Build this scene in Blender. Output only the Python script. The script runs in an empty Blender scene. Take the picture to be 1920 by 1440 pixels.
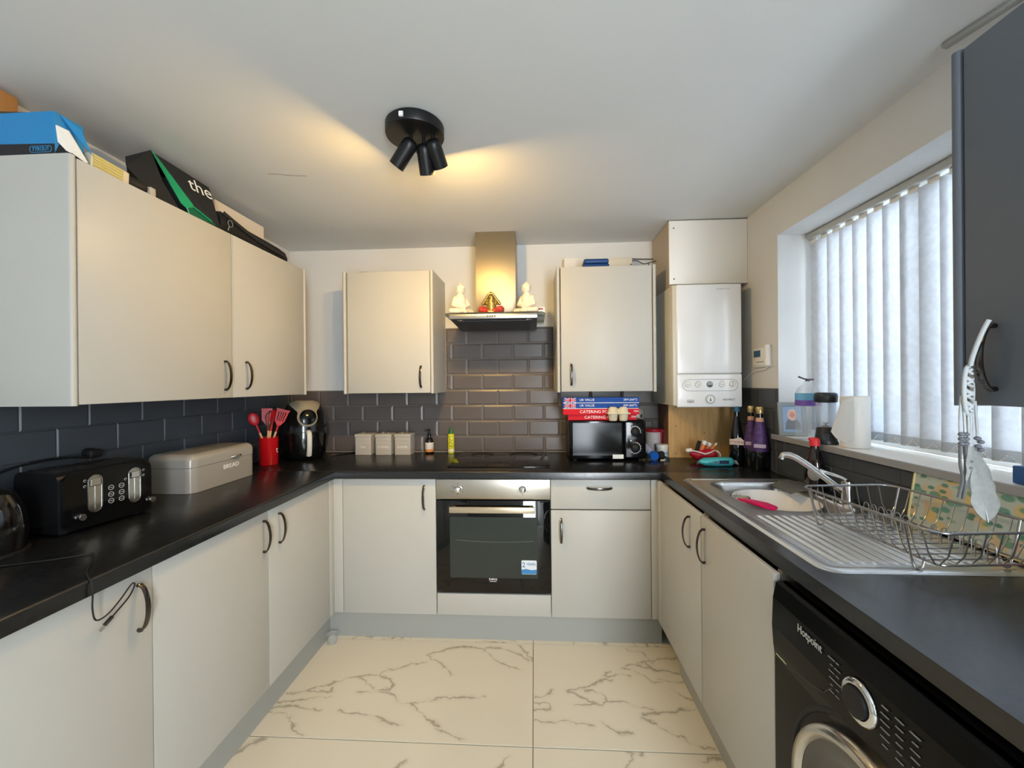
import bpy, bmesh, math, random
from mathutils import Vector, Matrix
random.seed(7)
SC = bpy.context.scene
COL = SC.collection
PI = math.pi
# ------------------------------------------------------------------ camera
CAM_H = 1.3641
def _cam_matrix():
    yaw, p, r = .0546, -.0015, -.0092
    A = Matrix(((math.cos(yaw), math.sin(yaw), 0), (-math.sin(yaw), math.cos(yaw), 0), (0, 0, 1)))
    B = Matrix(((1, 0, 0), (0, math.cos(p), math.sin(p)), (0, -math.sin(p), math.cos(p))))
    Cm = Matrix(((math.cos(r), 0, math.sin(r)), (0, 1, 0), (-math.sin(r), 0, math.cos(r))))
    R = Cm @ B @ A
    right, fwd, up = R[0], R[1], R[2]
    m = Matrix(((right[0], up[0], -fwd[0], 0), (right[1], up[1], -fwd[1], 0), (right[2], up[2], -fwd[2], CAM_H), (0, 0, 0, 1)))
    return m
cd = bpy.data.cameras.new('camera'); cam = bpy.data.objects.new('camera', cd); COL.objects.link(cam)
cam.matrix_world = _cam_matrix()
cd.sensor_fit = 'HORIZONTAL'; cd.sensor_width = 36.0; cd.lens = 36.0 * 755.77 / 1920.0
cd.clip_start = 0.01; cd.clip_end = 60
SC.camera = cam
# ------------------------------------------------------------------ world, daylight and added rear fill
w = bpy.data.worlds.new('overcast_sky'); SC.world = w; w.use_nodes = True
bgn = w.node_tree.nodes['Background']; bgn.inputs[0].default_value = (.80, .90, 1.0, 1); bgn.inputs[1].default_value = 1.3
def area(name, loc, rot, sx, sy, power, col):
    l = bpy.data.lights.new(name, 'AREA'); l.shape = 'RECTANGLE'; l.size = sx; l.size_y = sy
    l.energy = power; l.color = col
    o = bpy.data.objects.new(name, l); COL.objects.link(o); o.location = loc; o.rotation_euler = rot
    return o
area('window_daylight', (1.95, 1.45, 1.75), (0, math.radians(90), 0), 1.1, 1.3, 70, (.82, .92, 1.0))
area('rear_fill_light', (.87, -2.0, 1.25), (math.radians(90), 0, 0), .52, 1.9, 92, (.86, .93, 1.0))  # unseen fill light added behind the camera, set in the rear opening
SC.view_settings.view_transform = 'Standard'; SC.view_settings.look = 'None'
SC.view_settings.exposure = 0.0; SC.view_settings.gamma = 1.0; SC.view_settings.use_curve_mapping = False

# ------------------------------------------------------------------ materials
def lin(h):
    if isinstance(h, str):
        h = [int(h[i:i+2], 16) / 255 for i in (0, 2, 4)]
    return tuple((c / 12.92 if c <= .04045 else ((c + .055) / 1.055) ** 2.4) for c in h) + (1,)
MATS = {}
def mat(name, col, rough=.5, metal=0, bump=0, bscale=60, vary=0, vscale=8, spec=.5, trans=0, ior=1.45, emit=None, estr=0, coat=0, stretch=None, alpha=1, aniso=0):
    if name in MATS: return MATS[name]
    m = bpy.data.materials.new(name); m.use_nodes = True; nt = m.node_tree; b = nt.nodes['Principled BSDF']
    b.inputs['Base Color'].default_value = lin(col); b.inputs['Roughness'].default_value = rough
    b.inputs['Metallic'].default_value = metal; b.inputs['Specular IOR Level'].default_value = spec
    b.inputs['IOR'].default_value = ior; b.inputs['Transmission Weight'].default_value = trans
    b.inputs['Coat Weight'].default_value = coat; b.inputs['Coat Roughness'].default_value = .08
    b.inputs['Alpha'].default_value = alpha
    if aniso: b.inputs['Anisotropic'].default_value = aniso
    if emit: b.inputs['Emission Color'].default_value = lin(emit); b.inputs['Emission Strength'].default_value = estr
    tc = nt.nodes.new('ShaderNodeTexCoord'); src = tc.outputs['Object']
    if stretch:
        mp = nt.nodes.new('ShaderNodeMapping'); mp.inputs['Scale'].default_value = stretch
        nt.links.new(src, mp.inputs[0]); src = mp.outputs[0]
    if bump:
        n = nt.nodes.new('ShaderNodeTexNoise'); n.inputs['Scale'].default_value = bscale; n.inputs['Detail'].default_value = 3
        nt.links.new(src, n.inputs['Vector'])
        bp = nt.nodes.new('ShaderNodeBump'); bp.inputs['Strength'].default_value = bump; bp.inputs['Distance'].default_value = .002
        nt.links.new(n.outputs[0], bp.inputs['Height']); nt.links.new(bp.outputs[0], b.inputs['Normal'])
    if vary:
        n = nt.nodes.new('ShaderNodeTexNoise'); n.inputs['Scale'].default_value = vscale; n.inputs['Detail'].default_value = 5
        nt.links.new(src, n.inputs['Vector'])
        c = lin(col); rp = nt.nodes.new('ShaderNodeValToRGB')
        rp.color_ramp.elements[0].position = .3; rp.color_ramp.elements[1].position = .7
        rp.color_ramp.elements[0].color = tuple(max(0, x * (1 - vary)) for x in c[:3]) + (1,)
        rp.color_ramp.elements[1].color = tuple(min(1, x * (1 + vary)) for x in c[:3]) + (1,)
        nt.links.new(n.outputs[0], rp.inputs[0]); nt.links.new(rp.outputs[0], b.inputs['Base Color'])
    MATS[name] = m
    return m
def fabric_translucent(name, col, tl=.5, bump=.3, bs=45):
    m = bpy.data.materials.new(name); m.use_nodes = True; nt = m.node_tree; nt.nodes.clear()
    o = nt.nodes.new('ShaderNodeOutputMaterial'); d = nt.nodes.new('ShaderNodeBsdfDiffuse'); t = nt.nodes.new('ShaderNodeBsdfTranslucent')
    mx = nt.nodes.new('ShaderNodeMixShader'); mx.inputs[0].default_value = tl
    tc = nt.nodes.new('ShaderNodeTexCoord'); n = nt.nodes.new('ShaderNodeTexNoise'); n.inputs['Scale'].default_value = bs; n.inputs['Detail'].default_value = 2
    rp = nt.nodes.new('ShaderNodeValToRGB'); c = lin(col)
    rp.color_ramp.elements[0].position = .42; rp.color_ramp.elements[1].position = .58
    rp.color_ramp.elements[0].color = tuple(x * .93 for x in c[:3]) + (1,); rp.color_ramp.elements[1].color = c
    nt.links.new(tc.outputs['Object'], n.inputs['Vector']); nt.links.new(n.outputs[0], rp.inputs[0])
    nt.links.new(rp.outputs[0], d.inputs[0]); nt.links.new(rp.outputs[0], t.inputs[0])
    nt.links.new(d.outputs[0], mx.inputs[1]); nt.links.new(t.outputs[0], mx.inputs[2]); nt.links.new(mx.outputs[0], o.inputs[0])
    return m
M_wall = mat('wall_paint', 'DADBDA', .85, bump=.06, bscale=120, vary=.02, vscale=2)
M_ceil = mat('ceiling_paint', 'DDDFDF', .8, bump=.05, bscale=90, vary=.015, vscale=1.5)
M_cab = mat('cashmere_laminate', 'BDBCB5', .42, bump=.05, bscale=900, vary=.01)
M_carc = mat('carcass_gap_shade', '8C887E', .5)  # carcass colour darkened so the door gaps look shaded
M_plinth = mat('plinth_laminate', 'AAABA5', .5, bump=.03, bscale=600)
M_dark = mat('dark_grey_laminate', '656D79', .45, bump=.06, bscale=700)  # blue-grey, set darker than the laminate of the other cabinets
M_chrome = mat('dark_chrome', '5E5A57', .25, 1)
M_bright = mat('bright_chrome', 'D8D8D8', .12, 1)
M_steel = mat('brushed_steel', 'B6B2AA', .3, 1, bump=.08, bscale=90, stretch=(1, 1, 40), aniso=.4)
M_steelh = mat('brushed_steel_front', 'BFB8AC', .32, 1, bump=.06, bscale=60, stretch=(1, 1, 30), aniso=.5)
M_sink = mat('sink_steel', 'E6E6E4', .28, 1, bump=.12, bscale=150)
M_black = mat('black_plastic', '121315', .28)
M_blackm = mat('black_matt', '151517', .6)
M_gloss = mat('black_gloss', '08090B', .1, spec=.4)
M_glassb = mat('black_glass', '050607', .03, spec=.6)
M_white = mat('white_plastic', 'ECECE8', .35)
M_whitem = mat('white_matt', 'E8E6E0', .7, bump=.05)
M_grout = mat('grout', '96928A', .9, bump=.1, bscale=300)
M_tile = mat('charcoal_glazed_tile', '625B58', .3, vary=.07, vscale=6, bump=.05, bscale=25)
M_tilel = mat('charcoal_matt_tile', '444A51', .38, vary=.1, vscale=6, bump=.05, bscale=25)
M_red = mat('red_silicone', 'C3141F', .35)
M_wood = mat('light_wood', 'B48A5E', .55, vary=.2, vscale=12, stretch=(1, 1, .15))
M_dwood = mat('dark_wood', '6A4A34', .6, vary=.2, vscale=20, stretch=(1, 1, .15))
M_text = mat('silver_print', 'C9CBCB', .4)
M_textd = mat('dark_print', '3A3D42', .5)
M_textw = mat('white_print', 'F2F2F0', .5)
def thin_clear(name, col, tr=.8):
    m = bpy.data.materials.new(name); m.use_nodes = True; nt = m.node_tree; nt.nodes.clear()
    o = nt.nodes.new('ShaderNodeOutputMaterial'); a = nt.nodes.new('ShaderNodeBsdfTransparent'); g_ = nt.nodes.new('ShaderNodeBsdfGlossy'); d = nt.nodes.new('ShaderNodeBsdfDiffuse')
    fr = nt.nodes.new('ShaderNodeLayerWeight'); fr.inputs[0].default_value = .35
    g_.inputs['Roughness'].default_value = .06; d.inputs[0].default_value = lin(col); a.inputs[0].default_value = (.96, .98, 1, 1)
    m1 = nt.nodes.new('ShaderNodeMixShader'); m1.inputs[0].default_value = tr; m2 = nt.nodes.new('ShaderNodeMixShader')
    nt.links.new(d.outputs[0], m1.inputs[1]); nt.links.new(a.outputs[0], m1.inputs[2]); nt.links.new(fr.outputs['Facing'], m2.inputs[0])
    sc = nt.nodes.new('ShaderNodeMath'); sc.operation = 'MULTIPLY'; sc.inputs[1].default_value = .45; nt.links.new(fr.outputs['Facing'], sc.inputs[0]); nt.links.new(sc.outputs[0], m2.inputs[0])
    nt.links.new(m1.outputs[0], m2.inputs[1]); nt.links.new(g_.outputs[0], m2.inputs[2]); nt.links.new(m2.outputs[0], o.inputs[0])
    return m
M_glass = thin_clear('clear_plastic', 'E8EEF2', .84)
M_glassp = mat('window_glass', 'FFFFFF', .0, trans=1, ior=1.02)

def worktop_mat():
    m = mat('black_slate_worktop', '141619', .27, bump=.05, bscale=300, spec=.8)
    nt = m.node_tree; b = nt.nodes['Principled BSDF']
    tc = nt.nodes.new('ShaderNodeTexCoord'); n = nt.nodes.new('ShaderNodeTexNoise'); n.inputs['Scale'].default_value = 70; n.inputs['Detail'].default_value = 4
    r = nt.nodes.new('ShaderNodeMapRange'); r.inputs[1].default_value = .35; r.inputs[2].default_value = .65; r.inputs[3].default_value = .22; r.inputs[4].default_value = .27
    nt.links.new(tc.outputs['Object'], n.inputs['Vector']); nt.links.new(n.outputs[0], r.inputs[0]); nt.links.new(r.outputs[0], b.inputs['Roughness'])
    rp = nt.nodes.new('ShaderNodeValToRGB'); rp.color_ramp.elements[0].position = .4; rp.color_ramp.elements[1].position = .68
    rp.color_ramp.elements[0].color = lin('121416'); rp.color_ramp.elements[1].color = lin('1C1E21')
    nt.links.new(n.outputs[0], rp.inputs[0]); nt.links.new(rp.outputs[0], b.inputs['Base Color'])
    return m
M_top = worktop_mat()
VA=[[(-1.106, 1.722), (-1.028, 1.745), (-0.985, 1.765), (-0.931, 1.795), (-0.87, 1.831), (-0.799, 1.85), (-0.737, 1.856), (-0.723, 1.881), (-0.65, 1.904), (-0.611, 1.937), (-0.533, 1.952)], [(-0.555, 2.006), (-0.477, 2.035), (-0.406, 2.07), (-0.364, 2.078), (-0.265, 2.056), (-0.216, 1.989), (-0.18, 1.961), (-0.089, 1.919)], [(-0.555, 2.006), (-0.474, 1.949), (-0.415, 1.905), (-0.407, 1.867)], [(-0.736, 1.853), (-0.672, 1.829), (-0.648, 1.784), (-0.661, 1.757), (-0.793, 1.748)], [(-0.823, 1.833), (-0.771, 1.804), (-0.715, 1.761), (-0.661, 1.778)], [(-0.661, 1.757), (-0.599, 1.709), (-0.525, 1.681), (-0.468, 1.632), (-0.388, 1.587)], [(-0.54, 1.685), (-0.477, 1.715), (-0.393, 1.732), (-0.227, 1.744)], [(-0.925, 1.767), (-0.914, 1.746), (-0.95, 1.742), (-1.036, 1.745)], [(-0.898, 1.715), (-0.966, 1.703), (-1.038, 1.686), (-1.119, 1.673)], [(-1.116, 1.647), (-1.051, 1.658), (-0.953, 1.641), (-0.909, 1.64)], [(-1.126, 1.629), (-1.045, 1.615), (-0.994, 1.585), (-0.96, 1.547), (-0.916, 1.518)], [(-0.834, 1.646), (-0.77, 1.632), (-0.697, 1.626), (-0.642, 1.612), (-0.55, 1.586)], [(-0.39, 1.568), (-0.34, 1.551), (-0.291, 1.531)], [(-0.267, 2.069), (-0.181, 2.075), (-0.093, 2.031), (-0.042, 1.99)], [(-0.096, 2.096), (-0.06, 2.052), (-0.017, 1.985)]]
VB= [[(-0.012, 1.751), (0.027, 1.759), (0.073, 1.791)], [(-0.012, 1.719), (0.037, 1.725), (0.063, 1.692), (-0.012, 1.682)], [(0.133, 1.797), (0.182, 1.81), (0.217, 1.819), (0.26, 1.84), (0.298, 1.866), (0.344, 1.864)], [(0.133, 1.797), (0.178, 1.769), (0.228, 1.736), (0.275, 1.725), (0.3, 1.743), (0.286, 1.789), (0.215, 1.804)], [(0.156, 1.719), (0.226, 1.72), (0.275, 1.725)], [(0.3, 1.743), (0.374, 1.736), (0.423, 1.721), (0.483, 1.707)], [(0.432, 1.675), (0.526, 1.696), (0.614, 1.709), (0.677, 1.712)], [(0.428, 1.659), (0.477, 1.634), (0.484, 1.611), (0.553, 1.582), (0.58, 1.553), (0.654, 1.527)], [(0.315, 1.895), (0.344, 1.925)], [(0.319, 1.887), (0.388, 1.906), (0.431, 1.891)], [(0.396, 1.944), (0.448, 1.938)], [(0.423, 1.958), (0.477, 1.983), (0.563, 2.004), (0.597, 2.015), (0.683, 2.032)], [(0.464, 2.086), (0.529, 2.064), (0.548, 2.017), (0.565, 1.991)], [(0.475, 1.974), (0.547, 1.951), (0.529, 1.994)], [(0.474, 1.969), (0.566, 1.934), (0.664, 1.926)], [(0.458, 1.93), (0.525, 1.871), (0.563, 1.865)], [(0.557, 1.884), (0.66, 1.865)], [(0.594, 1.82), (0.639, 1.778), (0.669, 1.759)], [(-0.012, 1.628), (0.055, 1.625), (0.132, 1.631), (0.182, 1.618), (0.231, 1.611)], [(0.254, 1.63), (0.271, 1.613), (0.294, 1.599), (0.365, 1.585)]]
VC= [[(-1.122, 1.435), (-1.089, 1.478), (-1.049, 1.506)], [(-0.507, 1.406), (-0.486, 1.434)], [(-0.134, 1.423), (-0.111, 1.47)], [(0.332, 1.505), (0.353, 1.498), (0.33, 1.46), (0.309, 1.444)], [(0.383, 1.507), (0.375, 1.491)], [(0.589, 1.481), (0.632, 1.498), (0.683, 1.49)]]

def marble(name, lines, thick=.0045):
    m = bpy.data.materials.new(name); m.use_nodes = True; nt = m.node_tree; N = nt.nodes; L = nt.links
    b = N['Principled BSDF']; b.inputs['Roughness'].default_value = .22
    g = N.new('ShaderNodeNewGeometry'); sx = N.new('ShaderNodeSeparateXYZ'); L.new(g.outputs['Position'], sx.inputs[0])
    cx = N.new('ShaderNodeCombineXYZ'); L.new(sx.outputs[0], cx.inputs[0]); L.new(sx.outputs[1], cx.inputs[1]); P = cx.outputs[0]
    nz = N.new('ShaderNodeTexNoise'); nz.inputs['Scale'].default_value = 28; nz.inputs['Detail'].default_value = 6; L.new(P, nz.inputs['Vector'])
    s1 = N.new('ShaderNodeVectorMath'); s1.operation = 'SUBTRACT'; L.new(nz.outputs['Color'], s1.inputs[0]); s1.inputs[1].default_value = (.5, .5, .5)
    s2 = N.new('ShaderNodeVectorMath'); s2.operation = 'SCALE'; L.new(s1.outputs[0], s2.inputs[0]); s2.inputs['Scale'].default_value = .05
    s3 = N.new('ShaderNodeVectorMath'); s3.operation = 'ADD'; L.new(P, s3.inputs[0]); L.new(s2.outputs[0], s3.inputs[1])
    s4 = N.new('ShaderNodeVectorMath'); s4.operation = 'MULTIPLY'; L.new(s3.outputs[0], s4.inputs[0]); s4.inputs[1].default_value = (1, 1, 0); P2 = s4.outputs[0]
    def vm(op, a, bb=None, out=0, scale=None):
        n = N.new('ShaderNodeVectorMath'); n.operation = op
        L.new(a, n.inputs[0])
        if bb is not None:
            if isinstance(bb, tuple): n.inputs[1].default_value = bb
            else: L.new(bb, n.inputs[1])
        if scale is not None: L.new(scale, n.inputs['Scale'])
        return n.outputs[out]
    def mm(op, a, bb=None, clamp=False):
        n = N.new('ShaderNodeMath'); n.operation = op; n.use_clamp = clamp; L.new(a, n.inputs[0])
        if bb is not None:
            if isinstance(bb, (int, float)): n.inputs[1].default_value = bb
            else: L.new(bb, n.inputs[1])
        return n.outputs[0]
    dist = None
    for ln in lines:
        for a, c in zip(ln[:-1], ln[1:]):
            ab = (c[0] - a[0], c[1] - a[1], 0); q = ab[0] ** 2 + ab[1] ** 2
            if q < 1e-9: continue
            pa = vm('SUBTRACT', P2, (a[0], a[1], 0))
            t = mm('MULTIPLY', vm('DOT_PRODUCT', pa, ab, 'Value'), 1 / q, True)
            n = N.new('ShaderNodeVectorMath'); n.operation = 'SCALE'; n.inputs[0].default_value = ab; L.new(t, n.inputs['Scale'])
            d = vm('LENGTH', vm('SUBTRACT', pa, n.outputs[0]), None, 'Value')
            dist = d if dist is None else mm('MINIMUM', dist, d)
    # the vein print: thin dark core inside a softer halo, broken up by noise
    n2 = N.new('ShaderNodeTexNoise'); n2.inputs['Scale'].default_value = 11; n2.inputs['Detail'].default_value = 4; L.new(P, n2.inputs['Vector'])
    if dist is None:
        n3 = N.new('ShaderNodeTexNoise'); n3.inputs['Scale'].default_value = 2.1; n3.inputs['Detail'].default_value = 5; n3.inputs['Distortion'].default_value = .6; L.new(P, n3.inputs['Vector'])
        dist = mm('MULTIPLY', mm('ABSOLUTE', mm('SUBTRACT', n3.outputs[0], .5)), .5)
    wd = N.new('ShaderNodeMapRange'); wd.inputs[1].default_value = .38; wd.inputs[2].default_value = .66; wd.inputs[3].default_value = .35 * thick; wd.inputs[4].default_value = 2.2 * thick
    L.new(n2.outputs[0], wd.inputs[0])
    core = mm('SUBTRACT', mm('DIVIDE', wd.outputs[0], mm('ADD', dist, thick * .35)), .32, True)
    halo = mm('MULTIPLY', mm('SUBTRACT', mm('MULTIPLY', n2.outputs[0], 1.0), mm('MULTIPLY', dist, 24), True), .30)
    f = mm('MULTIPLY', mm('ADD', mm('MULTIPLY', core, .8), halo), .9, True)
    mix = N.new('ShaderNodeMix'); mix.data_type = 'RGBA'; L.new(mm('MULTIPLY', f, .75), mix.inputs[0])
    mix.inputs[6].default_value = lin('E2DECF'); mix.inputs[7].default_value = lin('8A8371')
    L.new(mix.outputs[2], b.inputs['Base Color'])
    return m
M_marA = marble('marble_print_a', VA, .0024); M_marB = marble('marble_print_b', VB, .0024)
M_marC = marble('marble_print_c', VC, .004); M_marN = marble('marble_print_d', [], .0022)

# ------------------------------------------------------------------ mesh helpers
def link(o): COL.objects.link(o); return o
WM = {}
def thing(name, label, cat, loc=(0, 0, 0), rotz=0, group=None):
    o = bpy.data.objects.new(name, None); link(o); o.empty_display_size = .05
    o.location = loc; o.rotation_euler = (0, 0, rotz); o['label'] = label; o['category'] = cat
    if group: o['group'] = group
    WM[o.name] = Matrix.Translation(loc) @ Matrix.Rotation(rotz, 4, 'Z')
    return o
def tag(o, label, cat, group=None):
    o['label'] = label; o['category'] = cat
    if group: o['group'] = group
    return o
def obj(name, bm, m, parent=None, world=True, smooth=None, label=None):
    """bm in world coordinates when world, else in the parent's own coordinates"""
    P = WM.get(parent.name) if parent else None
    if parent is not None and P is None: P = Matrix()
    if world and P is not None: bm.transform(P.inverted())
    bmesh.ops.recalc_face_normals(bm, faces=bm.faces)
    me = bpy.data.meshes.new(name)
    if smooth is not None:
        for f in bm.faces: f.smooth = True
        for e in bm.edges:
            if len(e.link_faces) == 2 and e.calc_face_angle(0) > math.radians(smooth): e.smooth = False
    bm.to_mesh(me); bm.free(); me.materials.append(m)
    o = bpy.data.objects.new(name, me); link(o)
    if parent: o.parent = parent; WM[o.name] = P.copy()
    else: WM[o.name] = Matrix()
    if label: o['label'] = label
    if name in ('dial_marks', 'print_mark', 'programme_print', 'icon_print', 'scribble_print', 'dial_scale'): o['kind'] = 'stuff'
    return o
def struct(name, bm, m, parent=None, **k):
    o = obj(name, bm, m, parent, **k)
    o['kind'] = 'structure'
    return o
def B(): return bmesh.new()
def merge(bm, b2):
    me = bpy.data.meshes.new('t'); b2.to_mesh(me); b2.free(); bm.from_mesh(me); bpy.data.meshes.remove(me)
def box(bm, x0, x1, y0, y1, z0, z1, bev=0, seg=2, edges=None, mtx=None):
    b = bmesh.new()
    bmesh.ops.create_cube(b, size=1, matrix=Matrix.Translation(((x0 + x1) / 2, (y0 + y1) / 2, (z0 + z1) / 2)) @ Matrix.Diagonal((abs(x1 - x0), abs(y1 - y0), abs(z1 - z0), 1)))
    if bev:
        es = list(b.edges)
        if edges: es = [e for e in es if edges(e.verts[0].co, e.verts[1].co)]
        bmesh.ops.bevel(b, geom=es, offset=bev, segments=seg, profile=.5, affect='EDGES')
    if mtx is not None: b.transform(mtx)
    merge(bm, b)
    return bm
def frame(d):
    d = Vector(d).normalized(); a = Vector((0, 0, 1)) if abs(d.z) < .95 else Vector((1, 0, 0))
    u = a.cross(d).normalized(); v = d.cross(u)
    return u, v, d
def lathe(bm, prof, n=24, c=(0, 0, 0), axis=(0, 0, 1), sx=1, sy=1, cap=True):
    u, v, d = frame(axis); c = Vector(c)
    if axis == (0, 0, 1): u, v = Vector((1, 0, 0)), Vector((0, 1, 0))
    rings = []
    for r, z in prof:
        rings.append([bm.verts.new(c + d * z + u * (r * math.cos(2 * PI * i / n) * sx) + v * (r * math.sin(2 * PI * i / n) * sy)) for i in range(n)])
    for a, b in zip(rings[:-1], rings[1:]):
        for i in range(n): bm.faces.new((a[i], a[(i + 1) % n], b[(i + 1) % n], b[i]))
    if cap:
        if prof[0][0] > 1e-5: bm.faces.new(list(reversed(rings[0])))
        if prof[-1][0] > 1e-5: bm.faces.new(rings[-1])
    bmesh.ops.remove_doubles(bm, verts=bm.verts, dist=1e-6)
    return bm
def cyl(bm, a, b, r, n=16, r2=None):
    a = Vector(a); b = Vector(b); d = b - a
    lathe(bm, [(r, 0), (r if r2 is None else r2, d.length)], n, a, tuple(d.normalized()))
    return bm
def catmull(pts, k=6, closed=False):
    pts = [Vector(p) for p in pts]; out = []; n = len(pts)
    rng = range(n if closed else n - 1)
    for i in rng:
        p0 = pts[(i - 1) % n] if (closed or i > 0) else pts[0]; p1 = pts[i]; p2 = pts[(i + 1) % n]
        p3 = pts[(i + 2) % n] if (closed or i + 2 < n) else pts[-1]
        for j in range(k):
            t = j / k
            out.append(.5 * ((2 * p1) + (p2 - p0) * t + (2 * p0 - 5 * p1 + 4 * p2 - p3) * t * t + (3 * p1 - p0 - 3 * p2 + p3) * t ** 3))
    if not closed: out.append(pts[-1])
    return out
def tube(bm, pts, r, n=6, closed=False, sm=0, flat=None, taper=None):
    """sweep a round (or flat=(w,t) elliptical) section along pts"""
    if sm: pts = catmull(pts, sm, closed)
    pts = [Vector(p) for p in pts]; m = len(pts); rings = []; pu = None
    for i, p in enumerate(pts):
        if closed: d = pts[(i + 1) % m] - pts[i - 1]
        else: d = pts[min(i + 1, m - 1)] - pts[max(i - 1, 0)]
        d.normalize()
        if pu is None: u, v, _ = frame(d)
        else:
            u = pu - d * pu.dot(d); u.normalize(); v = d.cross(u)
        pu = u; ra = r * (taper[i] if taper else 1)
        a, b = (ra, ra) if flat is None else flat
        rings.append([bm.verts.new(p + u * a * math.cos(2 * PI * k / n) + v * b * math.sin(2 * PI * k / n)) for k in range(n)])
    for i in range(m if closed else m - 1):
        A, Bq = rings[i], rings[(i + 1) % m]
        for k in range(n): bm.faces.new((A[k], A[(k + 1) % n], Bq[(k + 1) % n], Bq[k]))
    if not closed: bm.faces.new(list(reversed(rings[0]))); bm.faces.new(rings[-1])
    return bm
def prism(bm, pts, d):
    """closed polygon of 3-D points extruded by vector d"""
    d = Vector(d); a = [bm.verts.new(Vector(p)) for p in pts]; b = [bm.verts.new(Vector(p) + d) for p in pts]; n = len(pts)
    bm.faces.new(list(reversed(a))); bm.faces.new(b)
    for i in range(n): bm.faces.new((a[i], a[(i + 1) % n], b[(i + 1) % n], b[i]))
    return bm
def rrect(w, h, r, n=5):
    out = []
    for cx, cy, a0 in ((w / 2 - r, h / 2 - r, 0), (-w / 2 + r, h / 2 - r, 90), (-w / 2 + r, -h / 2 + r, 180), (w / 2 - r, -h / 2 + r, 270)):
        for i in range(n + 1):
            a = math.radians(a0 + 90 * i / n); out.append((cx + r * math.cos(a), cy + r * math.sin(a)))
    return out
def plane_pts(c, R, Uv, p2): c, R, Uv = Vector(c), Vector(R), Vector(Uv); return [c + R * x + Uv * y for x, y in p2]
FX = ((1, 0, 0), (0, 0, 1)); FL = ((0, 1, 0), (0, 0, 1)); FR = ((0, -1, 0), (0, 0, 1))   # facing -y, facing +x, facing -x
def text(name, s, size, c, R, Uv, parent, m, ext=.0004, sx=1, label=None, world=True):
    cu = bpy.data.curves.new('t', 'FONT'); cu.body = s; cu.size = size; cu.align_x = 'CENTER'; cu.align_y = 'CENTER'; cu.extrude = ext; cu.resolution_u = 3
    t = bpy.data.objects.new('t', cu); COL.objects.link(t)
    bpy.context.view_layer.update()
    me = bpy.data.meshes.new_from_object(t.evaluated_get(bpy.context.evaluated_depsgraph_get()))
    bpy.data.objects.remove(t); bpy.data.curves.remove(cu)
    bm = bmesh.new(); bm.from_mesh(me); bpy.data.meshes.remove(me)
    Rv, U2 = Vector(R).normalized(), Vector(Uv).normalized(); N = Rv.cross(U2); c = Vector(c)
    bm.transform(Matrix(((Rv.x * sx, U2.x, N.x, c.x), (Rv.y * sx, U2.y, N.y, c.y), (Rv.z * sx, U2.z, N.z, c.z), (0, 0, 0, 1))))
    return obj(name, bm, m, parent, world=world, label=label)
def blob(parts, vox=.005, smooth=4):
    """parts: list of (a, b, ra, rb) capsules fused into ONE continuous mesh"""
    bm = B()
    for a, b, ra, rb in parts:
        a, b = Vector(a), Vector(b); L = (b - a).length; k = max(2, int(L / (min(ra, rb) * .35)) + 1)
        for i in range(k):
            t = i / (k - 1)
            bmesh.ops.create_icosphere(bm, subdivisions=2, radius=ra + (rb - ra) * t, matrix=Matrix.Translation(a.lerp(b, t)))
            if L < 1e-6: break
    me = bpy.data.meshes.new('t'); bm.to_mesh(me); bm.free(); o = bpy.data.objects.new('t', me); COL.objects.link(o)
    md = o.modifiers.new('r', 'REMESH'); md.mode = 'VOXEL'; md.voxel_size = vox
    ms = o.modifiers.new('s', 'SMOOTH'); ms.iterations = smooth; ms.factor = .5
    bpy.context.view_layer.update()
    m2 = bpy.data.meshes.new_from_object(o.evaluated_get(bpy.context.evaluated_depsgraph_get()))
    bpy.data.objects.remove(o); bpy.data.meshes.remove(me)
    bm = bmesh.new(); bm.from_mesh(m2); bpy.data.meshes.remove(m2)
    return bm
# ------------------------------------------------------------------ room
LW, RW, WB, CZ, FY = -1.661, 1.20, 2.673, 2.28, -1.9
D0, XL, XR, TZ = 2.087, -1.07, .618, .91        # base door planes (back, left, right) and worktop height
XU, DU, UZ0, UZ1 = -1.325, 2.342, 1.313, 2.033   # wall cabinet door planes
floor = struct('floor', box(B(), LW - .1, 1.5, FY - .6, WB + .1, -.06, -.005), mat('floor_grout', '5C5548', .9))
def floor_tiles():
    ys = [-1.5 + .602 * i for i in range(7)]            # joints at y = 1.51 and 2.112
    xs = [-1.218 - 1.202, -1.218, -.017, 1.185]
    mesh = {}
    for j, y0 in enumerate(ys):
        y1 = min(y0 + .602, WB)
        for i, x0 in enumerate(xs):
            a, b = max(x0, LW), min(x0 + 1.202, RW)
            if b - a < .03 or y1 - y0 < .03: continue
            g = .0018
            key = (i, j)
            bm = box(B(), a + g, b - g, y0 + g, y1 - g, -.008, 0, .0008, 1)
            m = M_marN
            if abs(y0 - 1.51) < .01: m = M_marA if i == 1 else (M_marB if i == 2 else M_marN)
            if abs(y0 - .908) < .01: m = M_marC
            obj('tile', bm, m, floor)
floor_tiles()
ceil = struct('ceiling', box(B(), LW - .1, 1.5, FY - .6, WB + .1, CZ, CZ + .06), M_ceil)
tube(bm := B(), [(-1.14, 1.684, CZ - .0002), (-1.09, 1.692, CZ - .0002), (-1.06, 1.702, CZ - .0002), (-.985, 1.714, CZ - .0002)], .0011, 5)
obj('ceiling_crack', bm, mat('crack', '6F6A60', .9), ceil, label='fine dark crack in the ceiling paint')
wall_back = struct('wall_back', box(B(), LW - .1, 1.5, WB, WB + .1, -.06, CZ + .06), M_wall)
wall_left = struct('wall_left', box(B(), LW - .1, LW, FY - .6, WB, -.06, CZ + .06), M_wall)
WY0, WY1, WZ0, WZ1, WX = .93, 2.05, 1.10, 2.081, 1.40
bm = B()
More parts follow.
